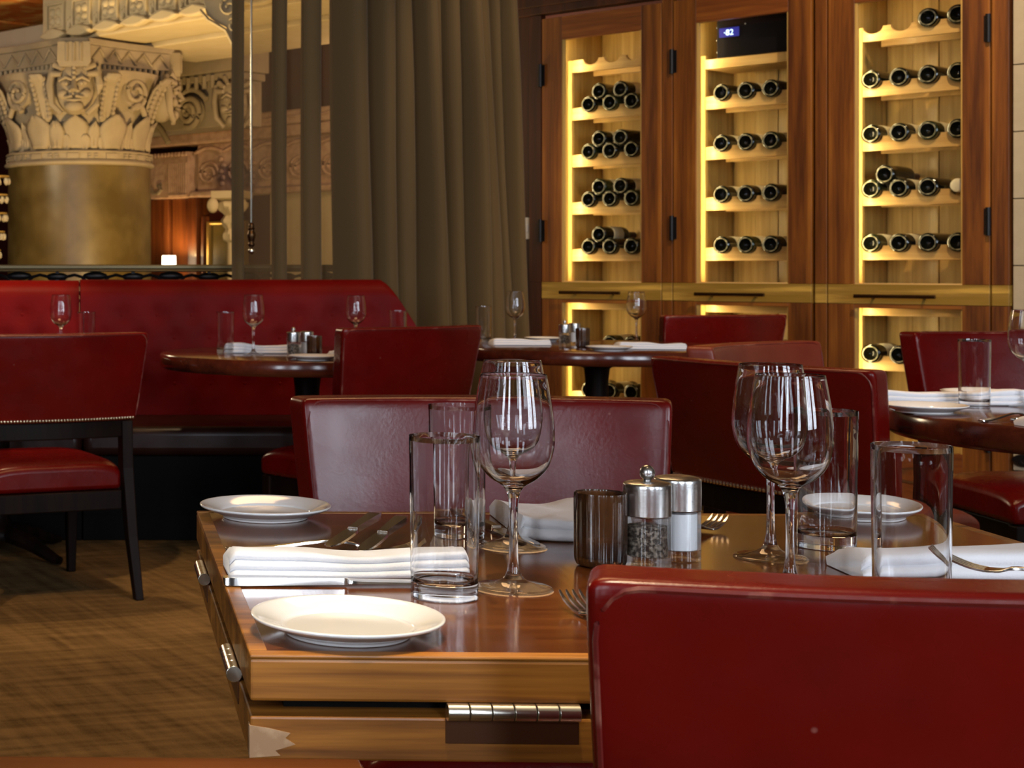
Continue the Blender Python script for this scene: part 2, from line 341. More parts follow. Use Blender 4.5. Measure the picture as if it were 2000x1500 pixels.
def veneer_mat():
    """table top with four veneer triangles meeting at the centre inside a straight border"""
    m = wood('inlaid_table_veneer', (0.075, 0.018, 0.004), (0.19, 0.056, 0.012), 'x', 16, 0.13, 0.3, 0.06, (0.125, 0.034, 0.007))
    nt = m.node_tree; N = nt.nodes; L = nt.links
    tc = [n for n in N if n.type == 'TEX_COORD'][0]; mp = [n for n in N if n.type == 'MAPPING'][0]
    sp = N.new('ShaderNodeSeparateXYZ'); L.new(tc.outputs['Object'], sp.inputs[0])
    def math(op, a, b=None):
        n = N.new('ShaderNodeMath'); n.operation = op
        for i, v in enumerate((a, b)):
            if v is None: continue
            if isinstance(v, (int, float)): n.inputs[i].default_value = v
            else: L.new(v, n.inputs[i])
        return n.outputs[0]
    ax = math('ABSOLUTE', sp.outputs[0]); ay = math('ABSOLUTE', sp.outputs[1])
    gx = math('GREATER_THAN', math('MULTIPLY', ax, 0.82), ay)
    sw = N.new('ShaderNodeCombineXYZ'); L.new(sp.outputs[1], sw.inputs[0]); L.new(sp.outputs[0], sw.inputs[1]); sw.inputs[2].default_value = 3.0
    mix = N.new('ShaderNodeMix'); mix.data_type = 'VECTOR'
    L.new(gx, mix.inputs['Factor']); L.new(tc.outputs['Object'], mix.inputs[4]); L.new(sw.outputs[0], mix.inputs[5])
    L.new(mix.outputs[1], mp.inputs['Vector'])
    return m
M_veneer = veneer_mat()

# ------------------------------------------------------------------ the setting
CABU = Vector((0.643, -0.766, 0)); CABD = Vector((0.766, 0.643, 0)); CABA = Vector((2.592, 8.39, 0)); CABR = atan2(-0.766, 0.643)
def struct(name, bm, m, label=None, **kw):
    o = finish(name, bm, m, **kw); o['kind'] = 'structure'
    if label: o['label'] = label
    return o
bm = BM(); box2(bm, (-4.5, -2.5, -0.12), (6.2, 8.95, 0)); struct('floor', bm, M_carpet, 'brown patterned dining room carpet', smooth=False)
bm = BM(); box2(bm, (-9, 8.95, -0.12), (12, 20, -0.02)); struct('floor_lobby', bm, M_darkwall, smooth=False)
bm = BM(); box2(bm, (-4.5, -3.2, CEIL), (6.2, 9.2, CEIL+0.1)); struct('ceiling', bm, M_ceiling, smooth=False)
bm = BM(); box2(bm, (-9, 9.2, 4.3), (12, 20, 4.4)); struct('ceiling_lobby', bm, M_ceiling, smooth=False)
bm = BM(); box2(bm, (-4.6, -3.2, 0), (-4.5, 9.2, CEIL)); struct('wall_left', bm, M_darkwall, smooth=False)
bm = BM(); box2(bm, (6.2, -3.2, 0), (6.3, 9.2, CEIL)); struct('wall_east', bm, M_darkwall, smooth=False)
bm = BM(); box2(bm, (-4.6, 9.2, CEIL), (6.3, 9.35, 4.4)); struct('trim_opening_header', bm, M_ceiling, smooth=False)
for nm, a, b in (('wall_lobby_left', (-9.1, 8.95, -.1), (-9, 20, 4.4)), ('wall_lobby_right', (12, 8.95, -.1), (12.1, 20, 4.4)),
                 ('wall_lobby_end', (-9, 20, -.1), (12, 20.1, 4.4)), ('wall_lobby_side', (-9, 8.9, -.1), (-4.6, 9.0, 4.4)), ('wall_lobby_near', (6.3, 8.9, -.1), (12, 9.0, 4.4))):
    bm = BM(); box2(bm, a, b); struct(nm, bm, M_darkred, smooth=False)
# wall behind the camera, with the tall windows that light the room
bm = BM(); y0, y1 = WIN_Y-0.2, WIN_Y-0.05
box2(bm, (-4.5, y0, 0), (6.2, y1, WIN_Z0)); box2(bm, (-4.5, y0, WIN_Z1), (6.2, y1, CEIL))
xs = [-4.5]
for x, wd in WINDOWS: xs += [x-wd/2, x+wd/2]
xs.append(6.2)
for i in range(0, len(xs), 2): box2(bm, (xs[i], y0, WIN_Z0), (xs[i+1], y1, WIN_Z1))
struct('wall_back', bm, M_darkwall, smooth=False)
for i, (x, wd) in enumerate(WINDOWS):
    bm = BM()
    for sx in (-1, 1): box(bm, (x+sx*wd/2, WIN_Y, (WIN_Z0+WIN_Z1)/2), (0.07, 0.08, WIN_Z1-WIN_Z0+0.1))
    for z in (WIN_Z0, WIN_Z1): box(bm, (x, WIN_Y, z), (wd+0.12, 0.08, 0.07))
    fr = struct('window_%d' % (i+1), bm, M_darkwall, smooth=False)
    nb_ = 2 if wd < 1 else 3
    for k in range(1, nb_):
        bm = BM(); box(bm, (x-wd/2+wd*k/nb_, WIN_Y+0.01, (WIN_Z0+WIN_Z1)/2), (0.04, 0.04, WIN_Z1-WIN_Z0)); finish('glazing_bar', bm, M_darkwall, fr, smooth=False)
    bm = BM(); box(bm, (x, WIN_Y+0.01, WIN_Z0+0.62*(WIN_Z1-WIN_Z0)), (wd, 0.04, 0.05)); finish('glazing_bar', bm, M_darkwall, fr, smooth=False)
    bm = BM(); box(bm, (x, WIN_Y-0.06, (WIN_Z0+WIN_Z1)/2), (wd, 0.006, WIN_Z1-WIN_Z0)); finish('pane', bm, M_pane, fr, smooth=False)
for i, (loc, e, tgt, cone) in enumerate(SPOTS):
    bm = BM(); lathe(bm, [(0.0, 0.0), (0.045, 0.0), (0.05, -0.045), (0.07, -0.05), (0.07, -0.055), (0.052, -0.058), (0.047, -0.01), (0.0, -0.004)], 20)
    o = finish('ceiling_downlight', bm, M_steel, loc=(loc[0], loc[1], CEIL)); tag(o, 'recessed warm ceiling downlight above the dining tables', 'light', 'ceiling downlights out of the picture')

# wall to the right of the cabinets: beige panels on a dark backing
wr = bpy.data.objects.new('wall_right', None); COL.objects.link(wr); wr.location = CABA; wr.rotation_euler = (0, 0, CABR); wr['kind'] = 'structure'
bm = BM(); box2(bm, (2.24, 0.05, 0), (5.9, 0.2, CEIL)); finish('backing', bm, M_darkwall, wr, smooth=False)
ztop = [0.22, 0.52, 0.80]+[0.80+0.282*k for k in range(1, 10)]
pm = None
for r_ in range(len(ztop)-1):
    for c_ in range(3):
        bm = BM(); box2(bm, (2.245+c_*0.9, 0.02, ztop[r_]+0.002), (2.245+(c_+1)*0.9-0.004, 0.05, ztop[r_+1]-0.002)); finish('panel', bm, M_tile, wr, smooth=False, bevel=0.002)
ob = bpy.data.objects.new('power_socket', None); COL.objects.link(ob); tag(ob, 'black oval socket low on the beige wall right of the cabinets', 'socket')
ob.location = CABA+CABU*2.29+Vector((0, 0, 0.265))+CABD*0.02; ob.rotation_euler = (0, 0, CABR)
bm = BM(); lathe(bm, crom([(0, 0), (0.03, 0), (0.034, 0.006), (0.03, 0.012), (0, 0.012)], 3), 20, Matrix.Rotation(pi/2, 4, 'X') @ Matrix.Diagonal((1.4, .8, 1, 1))); finish('socket_face', bm, M_black, ob)
bm = BM(); lathe(bm, [(0.02, 0.012), (0.022, 0.015), (0.012, 0.015), (0.01, 0.0125)], 16, Matrix.Rotation(pi/2, 4, 'X')); finish('socket_ring', bm, M_iron, ob)

# ------------------------------------------------------------------ wine cabinets
cab_base = None
def cabinet_part(parent, name, m, boxes, bevel=0.0015, **kw):
    bm = BM()
    for a, b in boxes: box2(bm, a, b)
    return finish(name, bm, m, parent, smooth=False, bevel=bevel, **kw)
ZT, DW, DEP = 2.39, 0.68, 0.52
UP0, UP1, LO0, LO1 = 1.005, 2.268, 0.27, 0.893
OX0, OX1 = 0.118, 0.568
SHELF_UP = [1.109, 1.356, 1.606, 1.854, 2.106]; SHELF_LO = [0.36, 0.607, 0.856]
DOORX = [0.0, 0.737, 1.486]
bottle_proto = {}
def make_bottle(kind):
    root = thing('wine_bottle', 'x', 'bottle')
    glass = M_bottleg if kind == 'g' else M_bottle
    R = Matrix.Rotation(-pi/2, 4, 'X')      # axis along +y, base at the front
    bm = BM(); lathe(bm, crom([(0.0315, -0.0005), (0.036, 0.002), (0.038, 0.009), (0.038, 0.06), (0.038, 0.185), (0.034, 0.212), (0.019, 0.236), (0.0145, 0.252), (0.0142, 0.262)], 3), 28, R); finish('bottle_body', bm, glass, root, recalc=False)
    bm = BM(); lathe(bm, crom([(0.0, 0.030), (0.012, 0.026), (0.022, 0.012), (0.0272, 0.0)], 3), 24, R); finish('punt', bm, M_punt, root, recalc=False)
    bm = BM(); lathe(bm, crom([(0.0268, 0.002), (0.0275, -0.0005), (0.0295, -0.0015), (0.0315, -0.0005), (0.0322, 0.001)], 2), 28, R); finish('base_ring', bm, M_rimglint, root, recalc=False)
    if kind != 'n':
        bm = BM(); lathe(bm, [(0.0380, 0.072), (0.0386, 0.0725), (0.0386, 0.158), (0.0380, 0.1585)], 28, R); finish('label', bm, M_label, root, recalc=False)
    bm = BM(); lathe(bm, [(0.0143, 0.262), (0.0152, 0.263), (0.0152, 0.31), (0.013, 0.313), (0, 0.313)], 20, R); finish('capsule', bm, M_foil, root, recalc=False)
    return root
for k in 'lng': bottle_proto[k] = make_bottle(k)
used_bottle = set()
def bottle(cx, t, z, kind, label, roll=0.0, d=0.108, flip=False):
    p = bottle_proto[kind]
    o = p if kind not in used_bottle else copy_tree(p)
    used_bottle.add(kind)
    o['label'] = label; o['group'] = 'wine bottles lying in the lit cabinets'; o.scale = (1.12,)*3
    pos = CABA+CABU*t+CABD*d; o.location = (pos.x, pos.y, z)
    o.rotation_euler = Matrix.Rotation(CABR, 3, 'Z').to_euler()
    o.rotation_euler = (Matrix.Rotation(CABR, 3, 'Z') @ Matrix.Rotation(roll, 3, 'Y')).to_euler()
    if flip:
        pos = CABA+CABU*t+CABD*(d+0.352); o.location = (pos.x, pos.y, z)
        o.rotation_euler = (0, 0, CABR+pi)
ORD = ['first', 'second', 'third', 'fourth', 'fifth', 'sixth']
NAMES = ['left', 'middle', 'right']
slots_of = [[0.206+0.122*k for k in range(4)], [0.925-0.737+0.122*k for k in range(4)], [0.142+0.122*k for k in range(4)]]
for ci, dx in enumerate(DOORX):
    nm = NAMES[ci]
    pos = CABA+CABU*dx
    lab = {'left': 'walnut wine cabinet beside the curtain, shelves of stacked bottles behind glass',
           'middle': 'middle walnut wine cabinet, with the black cooling unit at the top inside',
           'right': 'walnut wine cabinet beside the beige panelled wall, rows of lit bottles'}[nm]
    cab = thing('wine_cabinet', lab, 'cabinet', pos, CABR, 'built-in wine cabinets')
    a, b = 0.015, DW-0.01                      # inside of the case
    cabinet_part(cab, 'side_panel', M_inner, [((0.030, 0.045, 0.1), (0.058, DEP, ZT))]); cabinet_part(cab, 'side_panel', M_inner, [((DW-0.045, 0.045, 0.1), (DW-0.017, DEP, ZT))])
    for k in range(5):
        w_ = (DW-0.10)/5
        cabinet_part(cab, 'back_plank', M_inner, [((0.058+k*w_+0.001, DEP-0.03-0.004*(k % 2), 0.12), (0.058+(k+1)*w_-0.001, DEP-0.01, ZT))], bevel=0.003)
    cabinet_part(cab, 'case_floor', M_inner_h, [((0.03, 0.045, 0.1), (DW-0.017, DEP, 0.13))]); cabinet_part(cab, 'case_top', M_inner_h, [((0.03, 0.045, ZT-0.03), (DW-0.017, DEP, ZT))])
    cabinet_part(cab, 'middle_board', M_inner_h, [((0.058, 0.06, 0.980), (DW-0.045, DEP-0.036, 0.996))])
    cabinet_part(cab, 'plinth', M_walnut_h, [((0.0, 0.005, 0.0), (DW-0.004, 0.06, 0.1))])
    # face frame posts at the outer sides
    posts = [(-0.057 if ci else -0.32, -0.004)]
    if ci == 2: posts.append((DW+0.004, DW+0.07))
    for p0, p1 in posts:
        if ci == 0:
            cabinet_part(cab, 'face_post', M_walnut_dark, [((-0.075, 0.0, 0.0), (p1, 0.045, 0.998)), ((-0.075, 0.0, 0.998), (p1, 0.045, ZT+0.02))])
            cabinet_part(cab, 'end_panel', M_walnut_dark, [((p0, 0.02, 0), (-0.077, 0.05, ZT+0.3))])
        else:
            cabinet_part(cab, 'face_post', M_walnut, [((p0, 0.0, 0.0), (p1, 0.045, 0.91)), ((p0, 0.0, 1.0), (p1, 0.045, ZT+0.02))])
            cabinet_part(cab, 'band', M_band, [((p0, -0.001, 0.912), (p1, 0.045, 0.999))])
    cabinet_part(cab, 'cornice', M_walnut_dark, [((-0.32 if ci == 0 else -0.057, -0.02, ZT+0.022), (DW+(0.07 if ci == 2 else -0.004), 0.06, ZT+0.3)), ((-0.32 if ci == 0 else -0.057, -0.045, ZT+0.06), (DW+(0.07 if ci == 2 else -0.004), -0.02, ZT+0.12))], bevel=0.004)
    # door: two glazed openings with a pale band between them
    dr = cabinet_part(cab, 'door', M_walnut, [((0.002, 0, 0.11), (OX0, 0.036, 0.911)), ((0.002, 0, 1.0), (OX0, 0.036, ZT-0.002)), ((OX1, 0, 0.11), (DW-0.004, 0.036, 0.911)), ((OX1, 0, 1.0), (DW-0.004, 0.036, ZT-0.002))])
    cabinet_part(dr, 'door_rail', M_walnut_h, [((OX0, 0.001, UP1), (OX1, 0.035, ZT-0.003))]); cabinet_part(dr, 'door_rail', M_walnut_h, [((OX0, 0.001, 0.112), (OX1, 0.035, LO0))])
    cabinet_part(dr, 'door_band', M_band, [((0.002, -0.002, 0.912), (DW-0.004, 0.036, 0.999))])
    cabinet_part(dr, 'sill', M_inner_h, [((OX0, 0.004, 0.999), (OX1, 0.034, UP0))], bevel=0.001)
    cabinet_part(dr, 'door_rail', M_walnut_h, [((OX0, 0.001, LO1), (OX1, 0.035, 0.912))])
    for z0, z1 in ((UP0, UP1), (LO0, LO1)):
        cabinet_part(dr, 'glass_pane', M_pane, [((OX0-0.008, 0.028, z0-0.006), (OX1+0.008, 0.032, z1+0.006))], bevel=0)
        cabinet_part(dr, 'glazing_bead', M_inner, [((OX0-0.001, 0.006, z0), (OX0+0.011, 0.026, z1))], bevel=0.001)
        cabinet_part(dr, 'glazing_bead', M_inner, [((OX1-0.008, 0.006, z0), (OX1+0.001, 0.026, z1))], bevel=0.001)
    bm = BM(); tube(bm, [(OX0+0.02, -0.05, 0.947), (OX0+0.36, -0.05, 0.947)], 0.0085, 12)
    for xx in (OX0+0.085, OX0+0.30): tube(bm, [(xx, -0.001, 0.940), (xx, -0.05, 0.947)], 0.006, 8)
    finish('handle', bm, M_bronze, dr)
    for hz in (2.09, 1.27, 0.35):
        hx = (DW-0.006) if ci == 2 else -0.001
        bm = BM(); tube(bm, [(hx, -0.012, hz-0.06), (hx, -0.012, hz+0.06)], 0.011, 12); box2(bm, (hx-0.002 if ci < 2 else hx-0.02, -0.004, hz-0.055), (hx+0.02 if ci < 2 else hx+0.002, 0.0, hz+0.055)); finish('hinge', bm, M_iron, dr)
    # light strips: covers with the light inside them
    for z0, z1, e in ((UP0+0.02, ZT-0.06, 4.7), (LO0, 0.92, 2.4)):
        st = cabinet_part(cab, 'light_strip', M_ledcover, [((0.088, 0.042, z0), (0.104, 0.056, z1))], bevel=0.002)
        p = CABA+CABU*(dx+0.103)+CABD*0.064; zc = (z0+z1)/2
        tgt = p+CABU*0.62+CABD*0.78; tgt.z = zc
        light('cabinet_strip_light', 'AREA', (p.x, p.y, zc), e, (1.0, 0.76, 0.36), (tgt.x, tgt.y, zc), shape='RECTANGLE', size=0.012, size_y=z1-z0)
    # scalloped racks
    sl = slots_of[ci]
    for z in SHELF_UP+SHELF_LO:
        if ci == 1 and z == SHELF_UP[-1]:
            continue
        for d0, dz in ((0.135, 0), (0.36, 0.012)):
            pts = [(0.085, z), (DW-0.046, z), (DW-0.046, z+0.062)]
            for s in sl[::-1]:
                if s > DW-0.1: continue
                for k in range(9):
                    a_ = pi*k/8; pts.append((s+0.044*cos(a_), z+0.066-0.033*sin(a_)+dz*0))
            pts.append((0.085, z+0.062))
            bm = BM(); prism(bm, pts, d0, d0+0.02); finish('bottle_rail', bm, M_inner_h, cab, smooth=False, bevel=0.0015)
    cabinet_part(cab, 'rack_post', M_inner, [((0.075, 0.13, UP0-0.04), (0.097, 0.157, 2.17 if ci != 1 else 2.12))]); cabinet_part(cab, 'rack_post', M_inner, [((0.075, 0.13, LO0-0.1), (0.097, 0.157, 0.92))])
# bottle rows: (cabinet, shelf index upper, slots used)
ROWN = {0: 'lowest', 1: 'second', 2: 'third', 3: 'fourth', 4: 'top'}
def row(ci, z, ks, name, kinds='lnlnl'):
    for j, k in enumerate(ks):
        bottle(ci, DOORX[ci]+slots_of[ci][k], z+0.0763, kinds[j % len(kinds)],
               '%s wine bottle from left, %s, %s cabinet' % (ORD[j], name, NAMES[ci]), roll=0.1*random.uniform(-1, 1))
for s in range(4):
    row(0, SHELF_UP[s], (0, 1, 2), '%s upper shelf under the stack' % ROWN[s], ['lnl', 'nlg', 'gnl', 'lgn'][s])
    for j in range(2 if s else 1):
        bottle(0, slots_of[0][j]+0.061, SHELF_UP[s]+0.0763+0.0632, 'lgln'[(j+s) % 4],
               '%s wine bottle atop the stack on the %s upper shelf, left cabinet' % (ORD[j], ROWN[s]))
    row(1, SHELF_UP[s], (0, 1, 2), '%s upper shelf' % ROWN[s], ['lgl', 'lln', 'llg', 'nln'][s])
row(2, SHELF_UP[4], (2, 3), 'top shelf', 'nn'); row(2, SHELF_UP[3], (0, 1, 2, 3), 'fourth upper shelf', 'nnng'); row(2, SHELF_UP[2], (0, 1, 2, 3), 'third upper shelf', 'llgn')
row(2, SHELF_UP[1], (0, 1, 2), 'second upper shelf under a stacked one', 'gln'); row(2, SHELF_UP[0], (0, 1, 2, 3), 'lowest upper shelf', 'glnn')
bottle(2, DOORX[2]+slots_of[2][0]+0.061, SHELF_UP[1]+0.0763+0.0632, 'n', 'wine bottle lying on top of two others, second upper shelf of the right cabinet')
bottle(2, DOORX[2]+slots_of[2][3], SHELF_UP[1]+0.0785, 'l', 'wine bottle with its pale capped neck turned outward in the right cabinet', flip=True)
pale = [o for o in bpy.data.objects if o.get('label', '').startswith('wine bottle with its pale')][0]
for ch in pale.children:
    if ch.name.startswith('capsule'):
        bm = BM(); lathe(bm, crom([(0.0143, 0.2), (0.026, 0.21), (0.026, 0.262), (0.027, 0.31), (0.02, 0.32), (0, 0.322)], 2), 20, Matrix.Rotation(-pi/2, 4, 'X'))
        bpy.data.objects.remove(ch); finish('capsule', bm, M_foilw, pale); break
for ci in range(3):
    row(ci, SHELF_LO[2], (0, 1, 2) if ci < 2 else (0, 1, 2, 3), 'shelf just below the door handle', 'lnl')
row(0, SHELF_LO[1], (1, 2), 'middle lower shelf', 'll'); row(0, SHELF_LO[0], (0, 1, 2), 'bottom shelf', 'lll')
row(1, SHELF_LO[1], (2,), 'middle lower shelf', 'g'); row(2, SHELF_LO[1], (0, 1, 2), 'middle lower shelf', 'lng')
# cooling unit in the middle cabinet
cu = thing('cooling_unit', 'black cooling unit with a blue lit temperature display in the middle cabinet', 'cooler', CABA+CABU*DOORX[1], CABR)
cabinet_part(cu, 'housing', M_black, [((0.155, 0.13, 2.10), (DW-0.05, 0.40, 2.30))], bevel=0.006)
cabinet_part(cu, 'shelf_board', M_inner_h, [((0.100, 0.12, 2.052), (DW-0.047, 0.40, 2.098))])
cabinet_part(cu, 'display', M_display, [((0.172, 0.124, 2.20), (0.27, 0.130, 2.245))])
cu2 = bpy.data.curves.new('digits', 'FONT'); cu2.body = '\u00b782'; cu2.size = 0.04; cu2.extrude = 0.0005; cu2.materials.append(M_digit)
dg = bpy.data.objects.new('digits', cu2); COL.objects.link(dg); dg.parent = cu; dg.location = (0.195, 0.1225, 2.208); dg.rotation_euler = (pi/2, 0, 0)
bpy.context.view_layer.update()
me_ = bpy.data.meshes.new_from_object(dg.evaluated_get(bpy.context.evaluated_depsgraph_get())); bpy.data.objects.remove(dg)
dg = bpy.data.objects.new('digits', me_); COL.objects.link(dg); dg.parent = cu; dg.location = (0.195, 0.1225, 2.208); dg.rotation_euler = (pi/2, 0, 0)
bm = BM(); sphere(bm, (0.30, 0.129, 2.255), 0.0035, u=8, v=6); finish('indicator', bm, M_foilw, cu)
bm = BM()
for z in (2.13, 2.19, 2.25): sphere(bm, (0.158, 0.128, z), 0.004, u=8, v=6)
finish('screw', bm, M_steel, cu)
# light switch on the end panel
sw = thing('light_switch', 'pale grey light switch plate on the dark panel by the curtain', 'switch', CABA+CABU*(-0.098)+Vector((0, 0, 1.285))+CABD*0.0195, CABR)
bm = BM(); box(bm, (0, -0.004, 0), (0.036, 0.008, 0.115)); finish('switch_plate', bm, M_switch, sw, smooth=False, bevel=0.002)
bm = BM(); box(bm, (0, -0.010, 0), (0.014, 0.006, 0.04)); finish('rocker', bm, M_switch, sw, smooth=False, bevel=0.002)

# ------------------------------------------------------------------ curtain
CP0, CP1 = Vector((0.836, 7.3, 0)), Vector((2.42, 8.15, 0)); CDIR = (CP1-CP0).normalized(); CN = Vector((CDIR.y, -CDIR.x, 0))   # towards the room
def cs(px):
    k = (px-CX)/FPX; return (7.3*k-0.836)/(1.584-0.85*k)
def cpt(px, n, z):
    s = cs(px); p = CP0.lerp(CP1, s)+CN*n
    p = p+CDIR*(-0.062*(z-1.0)*max(s-0.25, 0)/0.75) if z > 0 else p
    return (p.x, p.y, z)
cur = thing('curtain', 'taupe floor length curtain hanging in folds, sheer towards its left edge', 'curtain')
ZS = [0.015, 0.4, 0.8, 1.2, 1.6, 2.0, 2.4, 2.9, 3.4]
val = [648, 706, 749, 796, 837, 863, 893, 928, 964, 982, 1010]
path = []
for i in range(len(val)-1):
    a, b = val[i], val[i+1]
    for k in range(12):
        t = k/12; path.append((a+(b-a)*(t-0.05*sin(2*pi*t)), 0.20*(1-abs(2*t-1)**2.3)*min(1, (b-a)/40)*(0.8+0.2*sin(i*2.4))+0.010*sin(i*2.1+t*5), i))
path.append((1010, -0.02, len(val)-1))
bm = BM(); sheet(bm, [[cpt(px, n*(1.0-0.05*abs(z-1))+0.012*sin(z*2.3+i*1.7), z) for px, n, i in path] for z in ZS]); finish('curtain_panel', bm, M_curtain, cur, angle=180)
for a, b in ((470, 536), (556, 593), (624, 652)):
    bm = BM(); sheet(bm, [[cpt(a+(b-a)*k/6, 0.012*sin(k*1.3+z*.7), z) for k in range(7)] for z in ZS]); finish('sheer_panel', bm, M_sheer, cur, angle=180)
for a, b in ((455, 473), (533, 558), (590, 627)):
    bm = BM(); sheet(bm, [[cpt(a+(b-a)*(0.5-0.5*cos(pi*k/10)), -0.01+0.05*sin(pi*k/10)+0.004*sin(z*3), z) for k in range(11)] for z in ZS]); finish('pleat', bm, M_curtain, cur, angle=180)
bm = BM(); bm2 = [cpt(400, 0, 3.42), cpt(1035, 0, 3.42)]; tube(bm, bm2, 0.018, 12); finish('curtain_rail', bm, M_iron, cur)
wd_ = thing('curtain_wand', 'slim curtain wand with a turned brass handle hanging in front of the sheer', 'wand', W(491, 497, 7.12))
bm = BM(); tube(bm, [(0, 0, 0.125), (0, 0, 2.6)], 0.0042, 8); finish('rod', bm, M_nickel, wd_)
bm = BM(); lathe(bm, crom([(0.0, 0.03), (0.010, 0.035), (0.016, 0.045), (0.012, 0.055), (0.016, 0.07), (0.019, 0.09), (0.013, 0.108), (0.016, 0.116), (0.012, 0.122), (0.013, 0.13), (0.008, 0.142), (0.0, 0.143)], 3), 16); finish('handle', bm, M_bronze, wd_)
bm = BM(); sphere(bm, (0, 0, 0.016), 0.016, u=16, v=12); finish('ball_end', bm, M_nickel, wd_)

# ------------------------------------------------------------------ balustrade
bl = thing('balustrade', 'dark bronze balustrade rail with iron scrollwork behind the banquette', 'railing', (0, 7.95, 0))
bm = BM(); box2(bm, (-3.5, -0.035, 1.066), (1.72, 0.035, 1.090)); box2(bm, (-3.5, -0.045, 1.054), (1.72, 0.045, 1.067)); finish('handrail', bm, mat('aged_bronze_rail', (0.13, 0.10, 0.045), 0.35, 0.6), bl, smooth=False, bevel=0.008, bseg=3)
bm = BM(); box2(bm, (-3.5, -0.02, 0.0), (1.72, 0.02, 0.10)); finish('bottom_rail', bm, M_iron, bl, smooth=False, bevel=0.004)
for k in range(13):
    x0 = -3.2+k*0.38
    bm = BM()
    for sg in (-1, 1):
        pts = []
        for j in range(22):
            a_ = j/21*3.4*pi; r_ = 0.085*(1-j/30); pts.append((x0+sg*(0.10+r_*cos(a_)), 0, 0.962+r_*sin(a_)))
        tube(bm, pts, 0.009, 6)
        tube(bm, [(x0+sg*0.02, 0, 0.12), (x0+sg*0.05, 0, 0.5), (x0+sg*0.10, 0, 0.86)], 0.010, 6)
    finish('iron_scroll', bm, M_iron, bl)
    bm = BM(); sphere(bm, (x0+0.0, 0, 1.033), 0.03, (2.2, 0.8, 0.75), 10, 6); finish('iron_rosette', bm, M_iron, bl)
    bm = BM(); box2(bm, (x0+0.182, -0.012, 0.1), (x0+0.198, 0.012, 1.054)); sphere(bm, (x0+0.19, 0, 1.03), 0.026, (2.2, .8, .8), 10, 6); finish('baluster', bm, M_iron, bl)

# ------------------------------------------------------------------ lobby beyond the curtain
GRID = CABR
# column with carved capital
col = thing('stone_column', 'massive column with mottled brown shaft and carved mask capital', 'column', (0.213, 12.0, 0))
bm = BM(); lathe(bm, [(0.0, -0.02), (0.60, -0.02), (0.60, 0.2), (0.545, 0.26), (0.542, 1.0), (0.538, 1.826), (0, 1.826)], 64); finish('shaft', bm, M_shaft, col)
bm = BM(); lathe(bm, crom([(0.535, 1.82), (0.560, 1.828), (0.567, 1.845), (0.556, 1.858), (0.550, 1.864), (0.545, 1.868)], 2), 64); finish('neck_ring', bm, M_stone, col, angle=60)
bm = BM(); lathe(bm, [(0.540, 1.864), (0.540, 1.918)], 64); finish('neck_band', bm, M_stone, col)
bm = BM(); lathe(bm, crom([(0.543, 1.914), (0.556, 1.922), (0.552, 1.932), (0.530, 1.940)], 2), 64); finish('neck_ring', bm, M_stone, col, angle=60)
me0 = None
for k in range(24):
    a0 = -pi/2-0.10+2*pi*k/24
    bm = BM(); wd0 = 0.085 if k % 2 == 0 else 0.028
    if k % 2 == 0: box(bm, (0, 0, 0), (wd0, 0.018, 0.042))
    else:
        for s in (-1, 1): box(bm, (s*0.024, 0, 0.010), (0.026, 0.02, 0.014)); box(bm, (s*0.024, 0, -0.010), (0.026, 0.02, 0.014))
    o = finish('band_block', bm, M_stone, col, smooth=False, loc=(0.543*cos(a0), 0.543*sin(a0), 1.891)); o.rotation_euler = (0, 0, a0+pi/2)
bm = BM(); lathe(bm, crom([(0.50, 1.93), (0.50, 2.0), (0.515, 2.15), (0.55, 2.30), (0.585, 2.42), (0.62, 2.54), (0.62, 2.56)], 3), 64); finish('bell', bm, M_stone, col)
def bell_r(z):
    pr = [(1.93, .50), (2.0, .50), (2.15, .515), (2.30, .55), (2.42, .585), (2.54, .62), (2.7, .66)]
    for (z0, r0), (z1, r1) in zip(pr, pr[1:]):
        if z <= z1: return r0+(r1-r0)*(z-z0)/(z1-z0)
    return .66
def leaf(parent, ang, z0, z1, wdt, lift=0.03, tip=0.0, name='acanthus_leaf', point=1.0):
    bm = BM(); rows = []; nz, nx = 8, 6
    for i in range(nz+1):
        t = i/nz; z = z0+(z1-z0)*t; ww = wdt*0.5*(0.55+0.45*sin(pi*min(t*1.3, 1)*0.5))*(1-max(0, (t-0.55)/0.45)**2*point)
        r_ = bell_r(z)+0.012+lift*t*t+tip*max(0, t-0.8)
        row_ = []
        for j in range(nx+1):
            u = j/nx*2-1; dd = 0.022*(1-u*u)*(1-0.3*t)-0.010*(abs(u) < 0.01)
            row_.append(((r_+dd)*cos(ang+u*ww/0.56), (r_+dd)*sin(ang+u*ww/0.56), z))
        rows.append(row_)
    sheet(bm, rows)
    o = finish(name, bm, M_stone, parent, angle=50); md = o.modifiers.new('sol', 'SOLIDIFY'); md.thickness = 0.02; md.offset = -1
    return o
A0 = radians(-94)
for k in range(24): leaf(col, A0+2*pi*(k+0.5)/24, 1.935, 2.055, 0.125, 0.02, 0, 'small_leaf', 0.7)
for k in range(12): leaf(col, A0+2*pi*k/12, 1.95, 2.21, 0.23, 0.045, 0, 'acanthus_leaf')
for k in range(12): leaf(col, A0+2*pi*(k+0.5)/12, 1.95, 2.16, 0.12, 0.03, 0, 'acanthus_leaf')
